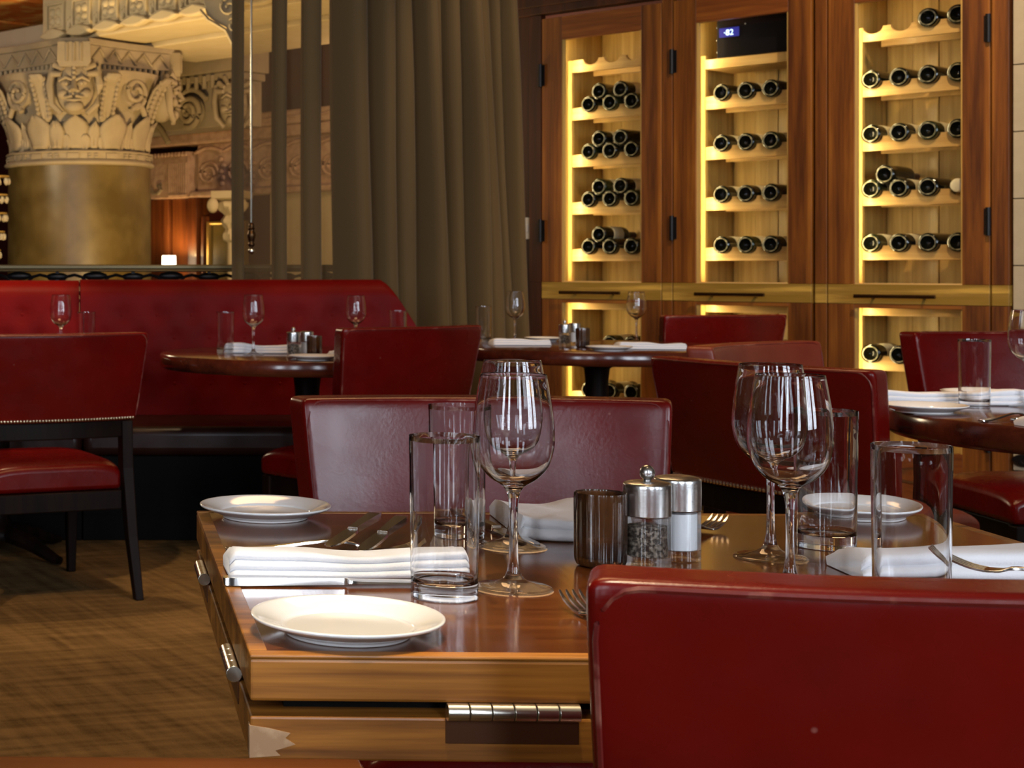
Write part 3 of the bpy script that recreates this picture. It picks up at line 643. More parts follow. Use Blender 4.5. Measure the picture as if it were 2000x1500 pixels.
for k in range(4):
    for sg in (-1, 1):
        a_ = A0+pi/2*k+sg*radians(23)
        o = leaf(col, a_, 2.16, 2.52, 0.115, 0.05, 0.25, 'palm_leaf', 0.35)
        bm = BM()      # feathered edge of the palm
        for j in range(9):
            z = 2.19+j*0.036; r_ = bell_r(z)+0.055+0.05*((z-2.16)/.36)**2
            sphere(bm, (r_*cos(a_+0.075), r_*sin(a_+0.075), z), 0.022, (0.8, 0.8, 1.0), 6, 5); sphere(bm, (r_*cos(a_-0.075), r_*sin(a_-0.075), z), 0.022, (0.8, 0.8, 1.0), 6, 5)
        finish('palm_edge', bm, M_stone, col)
def volute(bm, c, axis_ang, rad, turns=2.1, mirror=1, thick=0.026):
    tx = Vector((-sin(axis_ang), cos(axis_ang), 0))*mirror; nrm = Vector((cos(axis_ang), sin(axis_ang), 0)); pts = []; rs = []
    for j in range(40):
        t = j/39; a_ = -pi*0.6+turns*2*pi*t; r_ = rad*(1-0.82*t)
        pts.append(Vector(c)+tx*r_*cos(a_)+Vector((0, 0, 1))*r_*sin(a_)+nrm*0.03*t); rs.append(thick*(1-0.35*t))
    tube(bm, pts, rs, 8)
    # curling backing disc
    q = bmesh.ops.create_cone(bm, cap_ends=True, segments=20, radius1=rad*0.98, radius2=rad*0.92, depth=0.05)
    bmesh.ops.transform(bm, matrix=Matrix.Translation(Vector(c)-nrm*0.02) @ nrm.to_track_quat('Z', 'Y').to_matrix().to_4x4(), verts=q['verts'])
for k, sg in ((1, -1), (3, 1), (2, -1), (2, 1)):
    if 1:
        a_ = A0+pi/2*k+sg*radians(44); r_ = 0.585
        bm = BM(); volute(bm, (r_*cos(a_), r_*sin(a_), 2.395), a_, 0.125, turns=1.75, mirror=-sg, thick=0.022)
        # stem arching below the volute
        pts = []
        for j in range(9):
            t = j/8; b_ = A0+pi/2*k+sg*radians(30+18*t); pts.append(((0.575+0.02*t)*cos(b_), (0.575+0.02*t)*sin(b_), 2.22+0.085*sin(pi*t*0.9)))
        tube(bm, pts, 0.022, 8)
        finish('volute', bm, M_stone, col, angle=50)
def mask(parent, ang, r_, z, sc_=1.0):
    """grotesque head facing outward: headdress, brow, eyes, nose, moustached mouth, side lappets"""
    R = Matrix.Rotation(ang+pi/2, 3, 'Z')
    bm = BM()
    sphere(bm, (0, 0, 0), 0.15, (0.88, 0.72, 1.28), 20, 16)
    sphere(bm, (0, -0.035, 0.10), 0.12, (1.0, 0.68, 0.85), 16, 12)          # forehead
    for s in (-1, 1):
        sphere(bm, (s*0.052, -0.095, 0.035), 0.034, (1.15, 0.7, 0.75), 12, 8); sphere(bm, (s*0.052, -0.115, 0.03), 0.016, (1, .7, 1), 8, 6)
        tube(bm, [(s*0.012, -0.118, 0.055), (s*0.055, -0.125, 0.075), (s*0.105, -0.09, 0.05)], [0.012, 0.015, 0.008], 8)
        sphere(bm, (s*0.075, -0.085, -0.045), 0.042, (1, .75, .9), 12, 8)
        tube(bm, [(s*0.010, -0.128, -0.062), (s*0.055, -0.118, -0.072), (s*0.092, -0.085, -0.045)], [0.013, 0.012, 0.006], 8)
        sphere(bm, (s*0.024, -0.130, -0.025), 0.018, (1, .8, .8), 8, 6)
    tube(bm, [(0, -0.105, 0.065), (0, -0.135, 0.01), (0, -0.15, -0.025)], [0.016, 0.02, 0.026], 10)
    tube(bm, [(-0.05, -0.105, -0.088), (0, -0.123, -0.093), (0.05, -0.105, -0.088)], [0.008, 0.013, 0.008], 8)
    sphere(bm, (0, -0.085, -0.135), 0.06, (1.1, .7, .75), 12, 8)
    head = finish('mask', bm, M_stone, parent, angle=60)
    bm = BM()
    for j in range(7):
        a_ = pi*j/6; tube(bm, [(0.085*cos(a_), -0.10, 0.10+0.07*sin(a_)), (0.15*cos(a_), -0.055, 0.11+0.13*sin(a_))], [0.018, 0.028], 8)
    for j in range(5): sphere(bm, (0, -0.128+0.004*j, 0.075+0.035*j), 0.016, (1, .8, 1), 8, 6)
    finish('headdress', bm, M_stone, head, angle=60)
    for s in (-1, 1):
        bm = BM(); tube(bm, [(s*0.152, -0.03, 0.16), (s*0.172, -0.05, 0.02), (s*0.15, -0.06, -0.12), (s*0.085, -0.085, -0.19)], [0.02, 0.028, 0.024, 0.018], 8); finish('lappet', bm, M_stone, head)
    head.location = (r_*cos(ang), r_*sin(ang), z); head.rotation_euler = (0, 0, ang+pi/2); head.scale = (sc_,)*3
    return head
for k in range(4): mask(col, A0+pi/2*k, 0.62, 2.40, 1.05)
# abacus: square with hollow sides, blocks on the corners above the masks, fluting below
pts = []
for k in range(4):
    a_ = A0+pi/2*k; c0 = Vector((cos(a_), sin(a_)))*0.70; tv = Vector((-sin(a_), cos(a_)))
    pts += [c0-tv*0.10, c0+tv*0.10]
    for j in range(1, 6):
        t = j/6; n0 = Vector((cos(a_+pi/2), sin(a_+pi/2)))*0.70-Vector((-sin(a_+pi/2), cos(a_+pi/2)))*0.10
        p = (c0+tv*0.10).lerp(n0, t); p = p*(1-0.06*sin(pi*t)); pts.append(p)
bm = BM(); prismz(bm, pts, 2.60, 2.74); finish('abacus', bm, M_stone, col, smooth=False, bevel=0.006)
bm = BM(); prismz(bm, [p*1.02 for p in pts], 2.74, 2.79); finish('abacus_cap', bm, M_stone, col, smooth=False, bevel=0.006)
for k in range(4):
    a_ = A0+pi/2*k
    bm = BM(); prism(bm, [(-0.12, 2.60), (-0.10, 2.56), (0.10, 2.56), (0.12, 2.60), (0.115, 2.75), (-0.115, 2.75)], -0.06, 0.06)
    for j in range(3): tube(bm, [(-0.05+0.05*j, -0.062, 2.6), (-0.05+0.05*j, -0.062, 2.74)], 0.012, 6)
    o = finish('corner_block', bm, M_stone, col, smooth=False, loc=(0.70*cos(a_), 0.70*sin(a_), 0)); o.rotation_euler = (0, 0, a_+pi/2)
    n0 = Vector((cos(a_), sin(a_), 0))*0.63; n1 = Vector((cos(a_+pi/2), sin(a_+pi/2), 0))*0.63
    tvA = Vector((-sin(a_), cos(a_), 0)); e0 = Vector((cos(a_), sin(a_), 0))*0.70+tvA*0.10; e1 = Vector((cos(a_+pi/2), sin(a_+pi/2), 0))*0.70-Vector((-sin(a_+pi/2), cos(a_+pi/2), 0))*0.10; on_ = Vector((cos(a_+pi/4), sin(a_+pi/4), 0))
    side = lambda t, o: e0.lerp(e1, t)*(1-0.06*sin(pi*t))+on_*o
    for j in range(16):
        t = 0.02+0.96*j/15; p = side(t, -0.02)
        bm = BM(); tube(bm, [(0, 0, 2.52), (0, 0, 2.60)], 0.0165, 8); finish('flute', bm, M_stone, col, loc=(p.x, p.y, 0))
    for j in range(5):       # zigzag relief along the abacus side
        t = 0.04+0.184*j; p = side(t, 0.004); p2 = side(t+0.092, 0.004); p3 = side(t+0.184, 0.004)
        bm = BM(); tube(bm, [(p.x, p.y, 2.625), (p2.x, p2.y, 2.715), (p3.x, p3.y, 2.625)], 0.011, 6); finish('zigzag', bm, M_stone, col)
for ch_o in list(col.children):
    if not ch_o.name.startswith('shaft'): ch_o.location.z = ch_o.location.z*0.923+0.141; ch_o.scale.z *= 0.923
# second capital on the pilaster behind
cap2 = thing('pilaster_capital', 'carved volute capital in shadow behind the big column, right of its mask', 'capital', (0.98, 12.9, 0), GRID)
bm = BM(); box2(bm, (-0.9, 0.08, 2.20), (0.62, 0.4, 2.72)); finish('block', bm, M_stone, cap2, smooth=False, bevel=0.01)
bm = BM(); box2(bm, (-0.95, -0.02, 2.62), (0.70, 0.4, 2.80)); box2(bm, (-0.93, 0.02, 2.56), (0.66, 0.4, 2.62)); finish('abacus', bm, M_stone, cap2, smooth=False, bevel=0.01)
for j in range(16):
    bm = BM(); tube(bm, [(-0.9+j*0.09, 0.01, 2.5), (-0.9+j*0.09, 0.01, 2.6)], 0.02, 8); finish('flute', bm, M_stone, cap2)
for xx in (-0.35, 0.20):
    bm = BM(); volute(bm, (xx, 0.0, 2.33), -pi/2, 0.13, mirror=1, thick=0.028); pts = [(xx-0.17+0.34*j/8, 0.02, 2.42+0.09*sin(pi*j/8)) for j in range(9)]; tube(bm, pts, 0.022, 8); finish('volute', bm, M_stone, cap2, angle=50)
h2 = mask(cap2, -pi/2, 0.0, 2.36, 1.1); h2.location = (0.60, 0.10, 2.36); h2.rotation_euler = (0, 0, radians(38)); h2.scale = (0.9, 0.9, 0.95)
h2['label'] = 'carved head at the corner of the capital'
bm = BM(); pts = [(-0.35+0.36*j/12-0.1, 0.05, 2.10+0.16*sin(pi*j/12)) for j in range(13)]; tube(bm, pts, 0.025, 8); finish('arch_rib', bm, M_stone, cap2)

# plaster beam with square reliefs, running over the column towards the room
def grid_pt(u, d, z): return CABU*u+CABD*d
bmr = thing('plaster_beam', 'cream plaster beam with square rosettes and scalloped edge above the column', 'beam', (0.213, 12.0, -0.125), GRID)
bm = BM(); box2(bm, (-3.2, -0.32, 2.86), (0.0, 0.2, 3.02)); finish('plain_length', bm, M_plaster_grey, bmr, smooth=False, bevel=0.01)
bm = BM(); box2(bm, (0.0, -0.30, 2.86), (2.75, 0.2, 3.2)); finish('soffit_block', bm, M_plaster, bmr, smooth=False, bevel=0.01)
bm = BM(); box2(bm, (0.0, -0.36, 2.90), (2.75, -0.30, 3.2)); finish('face_board', bm, M_plaster, bmr, smooth=False, bevel=0.006)
for k in range(9):
    xx = 0.16+k*0.29
    bm = BM()
    for s in (-1, 1): box(bm, (xx+s*0.095, -0.372, 3.04), (0.018, 0.024, 0.21)); box(bm, (xx, -0.372, 3.04+s*0.095), (0.21, 0.024, 0.018))
    o = finish('square_frame', bm, M_plaster, bmr, smooth=False, bevel=0.003)
    bm = BM()
    for ii in (-1, 1):
        for jj in (-1, 1): sphere(bm, (xx+ii*0.032, -0.37, 3.04+jj*0.032), 0.034, (1, .7, 1), 8, 6)
    box(bm, (xx, -0.365, 3.04), (0.15, 0.012, 0.15)); finish('rosette', bm, M_plaster, o)
    bm = BM(); sphere(bm, (xx+0.145, -0.37, 2.975), 0.028, (0.7, .6, 1.3), 8, 6); sphere(bm, (xx+0.165, -0.37, 3.0), 0.02, (0.7, .6, 1.3), 8, 6); finish('sprig', bm, M_plaster, bmr)
    bm = BM(); prism(bm, [(xx-0.145, 2.90), (xx-0.10, 2.93), (xx, 2.955), (xx+0.10, 2.93), (xx+0.145, 2.90), (xx+0.07, 2.875), (xx, 2.868), (xx-0.07, 2.875)], -0.415, -0.345); finish('scallop', bm, M_plaster, bmr, smooth=False, bevel=0.015)
# soffit of the cross beam seen behind the scallops
bm = BM(); box2(bm, (0.15, 0.25, 2.83), (3.0, 1.10, 3.0)); o = finish('cross_soffit', bm, M_plaster, bmr, smooth=False, bevel=0.01)
# painted lobby ceiling boards
pc = bpy.data.objects.new('ceiling_painted', None); COL.objects.link(pc); pc['kind'] = 'structure'; pc['label'] = 'orange painted lobby ceiling panels'
pc.location = (0.213, 12.0, -0.19); pc.rotation_euler = (0, 0, GRID)
for k in range(6):
    bm = BM(); box2(bm, (-5.2+k*0.85, -3.2, 3.24+0.012*(k % 2)), (-5.2+(k+1)*0.85-0.03, 3.5, 3.30)); finish('panel', bm, M_paint, pc, smooth=False)
for k in range(6):
    bm = BM(); box2(bm, (-5.2, 0.3+k*0.55, 3.20), (-0.13, 0.36+k*0.55, 3.25)); finish('batten', bm, M_gold, pc, smooth=False)
# scrolled bracket hanging beside the curtain
br = thing('scroll_bracket', 'cream carved scroll bracket at the top beside the curtain edge', 'bracket', W(432, 60, 9.55), GRID*0+radians(-20))
bm = BM(); prism(bm, [(-0.13, 0.25), (0.12, 0.25), (0.12, -0.17), (0.10, -0.19), (0.06, -0.06), (0.03, 0.02), (-0.03, 0.05), (-0.09, 0.10)], 0.0, 0.10); finish('bracket_body', bm, M_plaster, br, smooth=False, bevel=0.008)
for cx_, cz_, rr in ((0.05, 0.14, 0.075), (0.085, 0.02, 0.045)):
    bm = BM(); pts = [(cx_+rr*(1-j/34)*cos(-pi/2+j/29*3.6*pi), -0.006, cz_+rr*(1-j/34)*sin(-pi/2+j/29*3.6*pi)) for j in range(30)]; tube(bm, pts, 0.010, 6); finish('scroll', bm, M_plaster, br)
bm = BM(); tube(bm, [(-0.13, -0.004, 0.13), (-0.08, -0.004, 0.07), (-0.03, -0.004, 0.04), (0.03, -0.004, 0.0), (0.07, -0.004, -0.08), (0.10, -0.004, -0.18)], 0.012, 6); finish('scroll_edge', bm, M_plaster, br)

# rosy plaster frieze wall with wood panelling below
fz = bpy.data.objects.new('wall_lobby_back', None); COL.objects.link(fz); fz['kind'] = 'structure'; fz['label'] = 'lobby wall with rosy carved frieze above red wood panelling'
fz.location = (1.286, 14.5, 0); fz.rotation_euler = (0, 0, GRID)
def fpart(name, m, boxes, bevel=0.008, **kw):
    bm = BM()
    for a, b in boxes: box2(bm, a, b)
    return finish(name, bm, m, fz, smooth=False, bevel=bevel, **kw)
fpart('wall_core', M_darkred, [((-4, 0.25, -0.1), (6, 0.4, 4.4))])
fpart('frieze_cornice', M_stone_pink, [((-0.62, -0.12, 2.30), (2.6, 0.25, 2.42)), ((-0.60, -0.08, 2.20), (2.6, 0.25, 2.30))], bevel=0.02)
fpart('frieze_panel', M_stone_pink, [((0.05, 0.02, 1.76), (2.6, 0.25, 2.20))])
fpart('frieze_pilaster', M_stone_pink, [((-0.50, -0.05, 1.72), (0.0, 0.25, 2.14))])
fpart('frieze_ledge', M_stone_pink, [((0.02, -0.06, 1.72), (2.6, 0.25, 1.77))], bevel=0.015)
for k in range(14):
    bm = BM(); sphere(bm, (-0.56+k*0.045, -0.1, 2.115), 0.022, (1, .8, 1), 8, 6); finish('bead', bm, M_stone_pink, fz)
for k in range(11):
    bm = BM(); tube(bm, [(-0.62+k*0.3+0.3*j/8, -0.125, 2.39-0.035*sin(pi*j/8)) for j in range(9)], 0.012, 6); finish('swag', bm, M_stone_pink, fz)
for k in range(6):
    xx = 0.2+k*0.36
    bm = BM(); pts = [(xx+0.13*(1-j/34)*cos(j/29*4*pi), 0.01, 1.93+0.11*(1-j/34)*sin(j/29*4*pi)) for j in range(30)]; tube(bm, pts, 0.017, 6)
    for j in range(5): sphere(bm, (xx+0.18+0.02*sin(j*9), 0.0, 1.83+j*0.055), 0.03, (1, .6, .8), 8, 6)
    finish('relief_scroll', bm, M_stone_pink, fz)
    bm = BM(); tube(bm, [(xx-0.16+0.34*j/8, 0.0, 2.12+0.04*sin(pi*j/8)) for j in range(9)], 0.016, 6); finish('relief_garland', bm, M_stone_pink, fz)
for k in range(9):
    bm = BM(); tube(bm, [(-0.24+k*0.027, -0.055, 1.76), (-0.24+k*0.027, -0.055, 2.04)], 0.010, 6); sphere(bm, (-0.24+k*0.027, -0.055, 1.745), 0.016, u=6, v=5); finish('reed', bm, M_stone_pink, fz)
bm = BM(); tube(bm, [(-0.62, -0.14, 2.0), (-0.56, -0.14, 2.02), (-0.50, -0.14, 1.98), (-0.45, -0.14, 1.90), (-0.41, -0.14, 1.82), (-0.36, -0.14, 1.765), (-0.30, -0.14, 1.765), (-0.26, -0.14, 1.80), (-0.27, -0.14, 1.84), (-0.30, -0.14, 1.83)], 0.02, 8); finish('console_scroll', bm, M_stone, fz)
fpart('wood_panel', M_lobbywood, [((-0.62, 0.05, -0.02), (-0.36, 0.25, 1.72))]); fpart('wood_panel', M_lobbywood, [((-0.34, 0.08, -0.02), (-0.08, 0.25, 1.72))]); fpart('wood_stile', M_lobbywood, [((-0.08, 0.02, -0.02), (0.04, 0.25, 1.72))]); fpart('wood_stile', M_lobbywood, [((0.06, 0.05, -0.02), (0.10, 0.25, 1.55))])
fpart('dark_recess', M_darkred, [((0.10, 0.12, -0.02), (2.6, 0.25, 1.72))])
fpart('side_wall', M_plaster, [((0.95, 0.0, -0.02), (2.6, 0.2, 1.72))])
for k in range(4): fpart('wall_moulding', M_plaster, [((1.05+k*0.38, -0.03, 0.7), (1.10+k*0.38, 0.0, 1.55))], bevel=0.01)
mr = thing('wall_mirror', 'dim olive mirror in a gilt frame on the lobby wall', 'mirror', (1.286, 14.5, 0), GRID)
bm = BM(); box2(bm, (0.16, 0.085, 0.85), (0.56, 0.11, 1.47)); finish('mirror_glass', bm, M_mirror, mr, smooth=False)
bm = BM(); box2(bm, (0.12, 0.06, 0.82), (0.16, 0.115, 1.50)); box2(bm, (0.56, 0.06, 0.82), (0.60, 0.115, 1.50)); box2(bm, (0.16, 0.06, 1.47), (0.56, 0.115, 1.50)); box2(bm, (0.16, 0.06, 0.82), (0.56, 0.115, 0.85)); finish('mirror_frame', bm, M_gold, mr, smooth=False, bevel=0.008)
# slender white colonnette with a capital beside the curtain
cn = thing('colonnette', 'slender pale colonnette with a lumpy carved capital beside the curtain', 'column', (1.52, 13.35, 0))
bm = BM(); lathe(bm, [(0, 0), (0.06, 0), (0.06, 0.1), (0.042, 0.14), (0.04, 1.30), (0, 1.30)], 20); finish('shaft', bm, M_plaster, cn)
bm = BM(); lathe(bm, crom([(0.04, 1.29), (0.07, 1.31), (0.075, 1.36), (0.05, 1.40), (0.08, 1.44), (0.085, 1.48), (0.06, 1.52), (0.11, 1.56), (0.13, 1.62), (0.10, 1.64)], 2), 20, rfun=lambda a, z: 1+0.12*sin(7*a+z*30)); finish('carved_capital', bm, M_plaster, cn)
bm = BM(); lathe(bm, [(0.10, 1.64), (0.2, 1.66), (0.2, 1.72), (0, 1.72)], 4, Matrix.Rotation(0.4, 4, 'Z')); finish('abacus', bm, M_plaster, cn, smooth=False)
for s in (-1, 1):
    bm = BM(); sphere(bm, (s*0.12-0.05, -0.08, 1.60), 0.05, (1, .8, 1.3), 10, 8); finish('leaf_boss', bm, M_plaster, cn)
# lit table lamp on a console
con = thing('console_table', 'narrow dark console table against the lobby panelling', 'table', (1.077, 14.51, 0), GRID)
bm = BM(); box2(bm, (-0.4, -0.13, 0.885), (0.4, 0.13, 0.925)); finish('tabletop', bm, M_tabledark, con, smooth=False, bevel=0.006)
for sx in (-1, 1):
    for sy in (-1, 1):
        bm = BM(); tube(bm, [(sx*0.36, sy*0.10, 0.89), (sx*0.37, sy*0.10, -0.02)], [0.022, 0.015], 8); finish('leg', bm, M_tabledark, con)
lm = thing('table_lamp', 'small lit table lamp with a glowing white drum shade', 'lamp', (1.077, 14.51, 0.925))
bm = BM(); lathe(bm, crom([(0, 0), (0.05, 0), (0.045, 0.012), (0.012, 0.025), (0.02, 0.07), (0.012, 0.11), (0.008, 0.16), (0, 0.16)], 3), 16); finish('lamp_base', bm, M_bronze, lm)
bm = BM(); lathe(bm, [(0.066, 0.155), (0.062, 0.265), (0.060, 0.265), (0.064, 0.155)], 24); finish('lamp_shade', bm, M_shade, lm)
light('table_lamp_bulb', 'POINT', (1.077, 14.51, 1.17), 11, (1, .62, .25), shadow_soft_size=0.03)
# crystal chandelier drops at the far left
ch = thing('crystal_chandelier', 'glittering crystal chandelier partly hidden behind the column', 'chandelier', (-0.40, 11.2, 0))
bm = BM(); tube(bm, [(0, 0, 1.75), (0, 0, 4.3)], 0.012, 8); finish('chain', bm, M_gold, ch)
for t_ in range(5):
    rr = [0.10, 0.09, 0.085, 0.07, 0.04][t_]; zz = 1.72-t_*0.13
    bm = BM(); tube(bm, [(rr*cos(2*pi*j/16), rr*sin(2*pi*j/16), zz) for j in range(17)], 0.006, 6); finish('ring', bm, M_gold, ch)
    for j in range(10):
        bm = BM(); sphere(bm, (rr*cos(2*pi*j/10+t_), rr*sin(2*pi*j/10+t_), zz-0.035), 0.016, (1, 1, 1.6), 6, 4); finish('crystal_drop', bm, M_crystal, ch, smooth=False)

# ------------------------------------------------------------------ banquettes
def banquette(x0, x1, label, end=False, z1=1.010, yb=6.78):
    b = thing('banquette', label, 'banquette', ((x0+x1)/2, 6.6, 0), 0, 'red banquettes along the balustrade'); L = (x1-x0)
    # back cushion: front surface with button dimples
    btn = []
    nb = int(L/0.15)
    for r_ in range(4):
        for k in range(nb+1):
            xx = -L/2+0.10+k*0.15+(0.075 if r_ % 2 else 0); zz = 0.58+0.095*r_*1.02
            if abs(xx) < L/2-0.06: btn.append((xx, zz))
    def ztop(x):
        if not end: return z1
        e = L/2-x
        if e > 0.22: return z1
        t = 1-e/0.22; return z1-0.34*max(0, t)**1.25
    nx, nz = int(L/0.022), 26
    def yf(x, z):
        y = yb-6.6-0.05*(1-(z-0.45)/(z1-0.45))+0.03*max(0, (z-z1+0.05)/0.05)**2
        for bx, bz in btn:
            d2 = (x-bx)**2+(z-bz)**2
            if d2 < 0.012: y += 0.011*exp(-d2/0.0013)
        return y
    bm = BM(); rows = []
    for i in range(nz+1):
        row_ = []
        for k in range(nx+1):
            x = -L/2+L*k/nx; z = 0.45+(ztop(x)-0.45)*i/nz; row_.append((x, yf(x, z), z))
        rows.append(row_)
    rows.append([(p[0], p[1]+0.03, p[2]+0.012) for p in rows[-1]]); rows.append([(p[0], 0.36, p[2]) for p in rows[-1]]); rows.append([(p[0], 0.36, 0.3) for p in rows[-1]])
    sheet(bm, rows)
    # sides
    for k in (0, nx):
        vs = [bm.verts.new(r[k]) for r in rows]; bm.faces.new(vs+[bm.verts.new((rows[0][k][0], rows[0][k][1], 0.3))])
    finish('back_cushion', bm, M_velvet, b, angle=60)
    bm = BM()
    for bx, bz in btn: sphere(bm, (bx, yf(bx, bz)+0.001, bz), 0.010, (1, .4, 1), 8, 6)
    o = finish('tufting_buttons', bm, M_velvet, b); o['kind'] = 'stuff'
    bm = BM(); box2(bm, (-L/2, -0.40, 0.335), (L/2, 0.13, 0.452)); finish('seat_cushion', bm, M_blackbase if False else M_blackseat, b, bevel=0.035, bseg=4)
    bm = BM(); box2(bm, (-L/2, -0.345, 0.0), (L/2, 0.36, 0.335)); finish('base', bm, M_blackbase, b, smooth=False, bevel=0.004)
    bm = BM(); box2(bm, (-L/2, -0.352, 0.0), (L/2, -0.344, 0.10)); finish('kick_board', bm, M_blackbase, b, smooth=False, bevel=0.002)
    return b
M_blackseat = leather('dark_seat_leather', (0.022, 0.006, 0.004), (0.035, 0.012, 0.007), 0.3)
banquette(0.125, 1.64, 'long red buttoned banquette sloping down at its right end by the curtain', True)
banquette(-2.4, 0.121, 'brighter red buttoned banquette left of the seam, behind the near left chair', False, 1.006, 6.83)

# ------------------------------------------------------------------ chairs
def back_bm(wt=0.615, wb=0.556, z0=0.575, z1=0.862, th=0.064, R=1.1, rec=0.055):
    """upholstered back: a curved slab with support loops near its edges, rounded by subdivision"""
    def P(u, t, s):          # u -1..1 across, t 0..1 up, s 0 outer 1 inner
        x = u*(wb+(wt-wb)*t**0.8)/2
        off = s*th*(1+0.12*abs(u)**6)+(0.008*(1-u*u)*sin(pi*min(max(t, 0), 1)) if s > 0.9 else 0); q = sqrt(1+(x/R)**2)
        y = -0.26+x*x/(2*R)-rec*t+off/q; x -= off*(x/R)/q*1.1
        return (x, y, z0+(z1-z0)*t)
    U = [-1, -0.93, -0.84, -0.6, -0.3, 0, 0.3, 0.6, 0.84, 0.93, 1]; T = [0, 0.03, 0.3, 0.55, 0.78, 0.92, 1]; S = [0, 0.2, 0.8, 1]
    bm = BM(); V = {}
    def v(i, j, k):
        if (i, j, k) not in V: V[i, j, k] = bm.verts.new(P(U[i], T[j], S[k]))
        return V[i, j, k]
    a, b, c = len(U)-1, len(T)-1, len(S)-1
    for i in range(a):
        for j in range(b):
            bm.faces.new((v(i, j, 0), v(i+1, j, 0), v(i+1, j+1, 0), v(i, j+1, 0))); bm.faces.new((v(i, j, c), v(i, j+1, c), v(i+1, j+1, c), v(i+1, j, c)))
        for k in range(c):
            bm.faces.new((v(i, 0, k), v(i, 0, k+1), v(i+1, 0, k+1), v(i+1, 0, k))); bm.faces.new((v(i, b, k), v(i+1, b, k), v(i+1, b, k+1), v(i, b, k+1)))
    for j in range(b):
        for k in range(c):
            bm.faces.new((v(0, j, k), v(0, j+1, k), v(0, j+1, k+1), v(0, j, k+1))); bm.faces.new((v(a, j, k), v(a, j, k+1), v(a, j+1, k+1), v(a, j+1, k)))
    def rim(s_, dy):
        pts = [(-0.982, 0.05+0.8*i/8) for i in range(9)]
        pts += [(-0.982+0.09*(1-cos(pi/2*i/5)), 0.85+0.13*sin(pi/2*i/5)) for i in range(1, 6)]
        pts += [(-0.85+1.7*i/16, 0.981) for i in range(17)]
        pts += [(-q[0], q[1]) for q in pts[13:8:-1]]+[(-q[0], q[1]) for q in pts[8::-1]]
        return [(p[0], p[1]+dy, p[2]) for p in (P(u, t, s_) for u, t in pts)]
    return bm, rim(0.03, 0.0), rim(0.97, 0.0)
def make_chair(m):
    t = thing('dining_chair', 'x', 'chair')
    bm, O, I = back_bm(); bo = finish('backrest', bm, m, t, angle=180); md = bo.modifiers.new('round', 'SUBSURF'); md.levels = 2; md.render_levels = 2
    bm = BM(); tube(bm, O, 0.0024, 6); finish('piping', bm, M_piping, t)
    bm = BM(); tube(bm, I, 0.0022, 6); finish('piping', bm, M_piping, t)
    bm = BM(); n = 52
    for k in range(n):
        u = -0.97+1.94*k/(n-1); x = u*0.5*0.545
        sphere(bm, (x, -0.26+x*x/2.2-0.004, 0.583), 0.0048, (1, .7, 1), 6, 4)
    o = finish('nailheads', bm, M_nail, t); o['kind'] = 'stuff'
    # dark rail under the back, following its curve
    bm = BM(); sec = []
    for k in range(13):
        x = (-1+2*k/12)*0.262; y = -0.26+x*x/2.2
        sec.append([(x, y+0.006, 0.52), (x, y+0.05, 0.52), (x, y+0.05, 0.575), (x, y+0.006, 0.575)])
    loft(bm, sec); finish('back_rail', bm, M_ebony, t, smooth=False, bevel=0.004)
    for s in (-1, 1):
        bm = BM(); x = s*0.243
        sq = lambda cx_, cy_, z, w_, d_: [(cx_-w_/2, cy_-d_/2, z), (cx_+w_/2, cy_-d_/2, z), (cx_+w_/2, cy_+d_/2, z), (cx_-w_/2, cy_+d_/2, z)]
        loft(bm, [sq(x+s*0.012, -0.30, 0, 0.028, 0.032), sq(x+s*0.005, -0.255, 0.2, 0.034, 0.04), sq(x, -0.222, 0.42, 0.038, 0.046), sq(x, -0.215, 0.575, 0.038, 0.046)])
        finish('leg', bm, M_ebony, t, smooth=False, bevel=0.004)
        bm = BM(); loft(bm, [sq(s*0.215, 0.225, 0, 0.028, 0.028), sq(s*0.213, 0.222, 0.345, 0.044, 0.044)]); finish('leg', bm, M_ebony, t, smooth=False, bevel=0.004)
    bm = BM(); box2(bm, (-0.225, -0.235, 0.285), (0.225, 0.235, 0.347)); finish('seat_rail', bm, M_ebony, t, smooth=False, bevel=0.004)
    # domed seat cushion
    bm = BM(); n = 14; rows = []
    for i in range(n+1):
        row_ = []
        for k in range(n+1):
            u = -1+2*k/n; v = -1+2*i/n; rr = (abs(u)**5+abs(v)**5)
            row_.append((u*(0.232+0.012*(v > -2)*(v+1)/2), 0.012+v*0.232, 0.425+0.028*max(0, 1-rr*0.5)-0.010*rr))
        rows.append(row_)
    R = [[bm.verts.new(p) for p in r] for r in rows]; B = [[None]*(n+1) for _ in range(n+1)]
    for i in range(n):
        for k in range(n): bm.faces.new((R[i][k], R[i][k+1], R[i+1][k+1], R[i+1][k]))
    per = [(0, k) for k in range(n)]+[(i, n) for i in range(n)]+[(n, k) for k in range(n, 0, -1)]+[(i, 0) for i in range(n, 0, -1)]
    low = [bm.verts.new((rows[i][k][0]*1.0, rows[i][k][1], 0.348)) for i, k in per]
    for j in range(len(per)):
        j2 = (j+1) % len(per); a = R[per[j][0]][per[j][1]]; b = R[per[j2][0]][per[j2][1]]
        bm.faces.new((a, low[j], low[j2], b))
    bm.faces.new(low)
    finish('seat', bm, m, t, angle=45, bevel=0.016, bseg=3)
    return t
chair_red = make_chair(M_leather)
chair_sheen = make_chair(M_leather_sheen)
ch_used = set()
def chair(cx_, cy_, fx, fy, label, sz=1.0, proto=None):
    """back centre at (cx_, cy_), sitting direction (fx, fy)"""
    p = proto or chair_red
    o = p if p.name not in ch_used else copy_tree(p); ch_used.add(p.name)
    l = sqrt(fx*fx+fy*fy); fx /= l; fy /= l
    o.location = (cx_+fx*0.26, cy_+fy*0.26, 0); o.rotation_euler = (0, 0, atan2(fy, fx)-pi/2); o.scale = (1, 1, sz); o['label'] = label; o['group'] = 'red leather dining chairs'
    return o
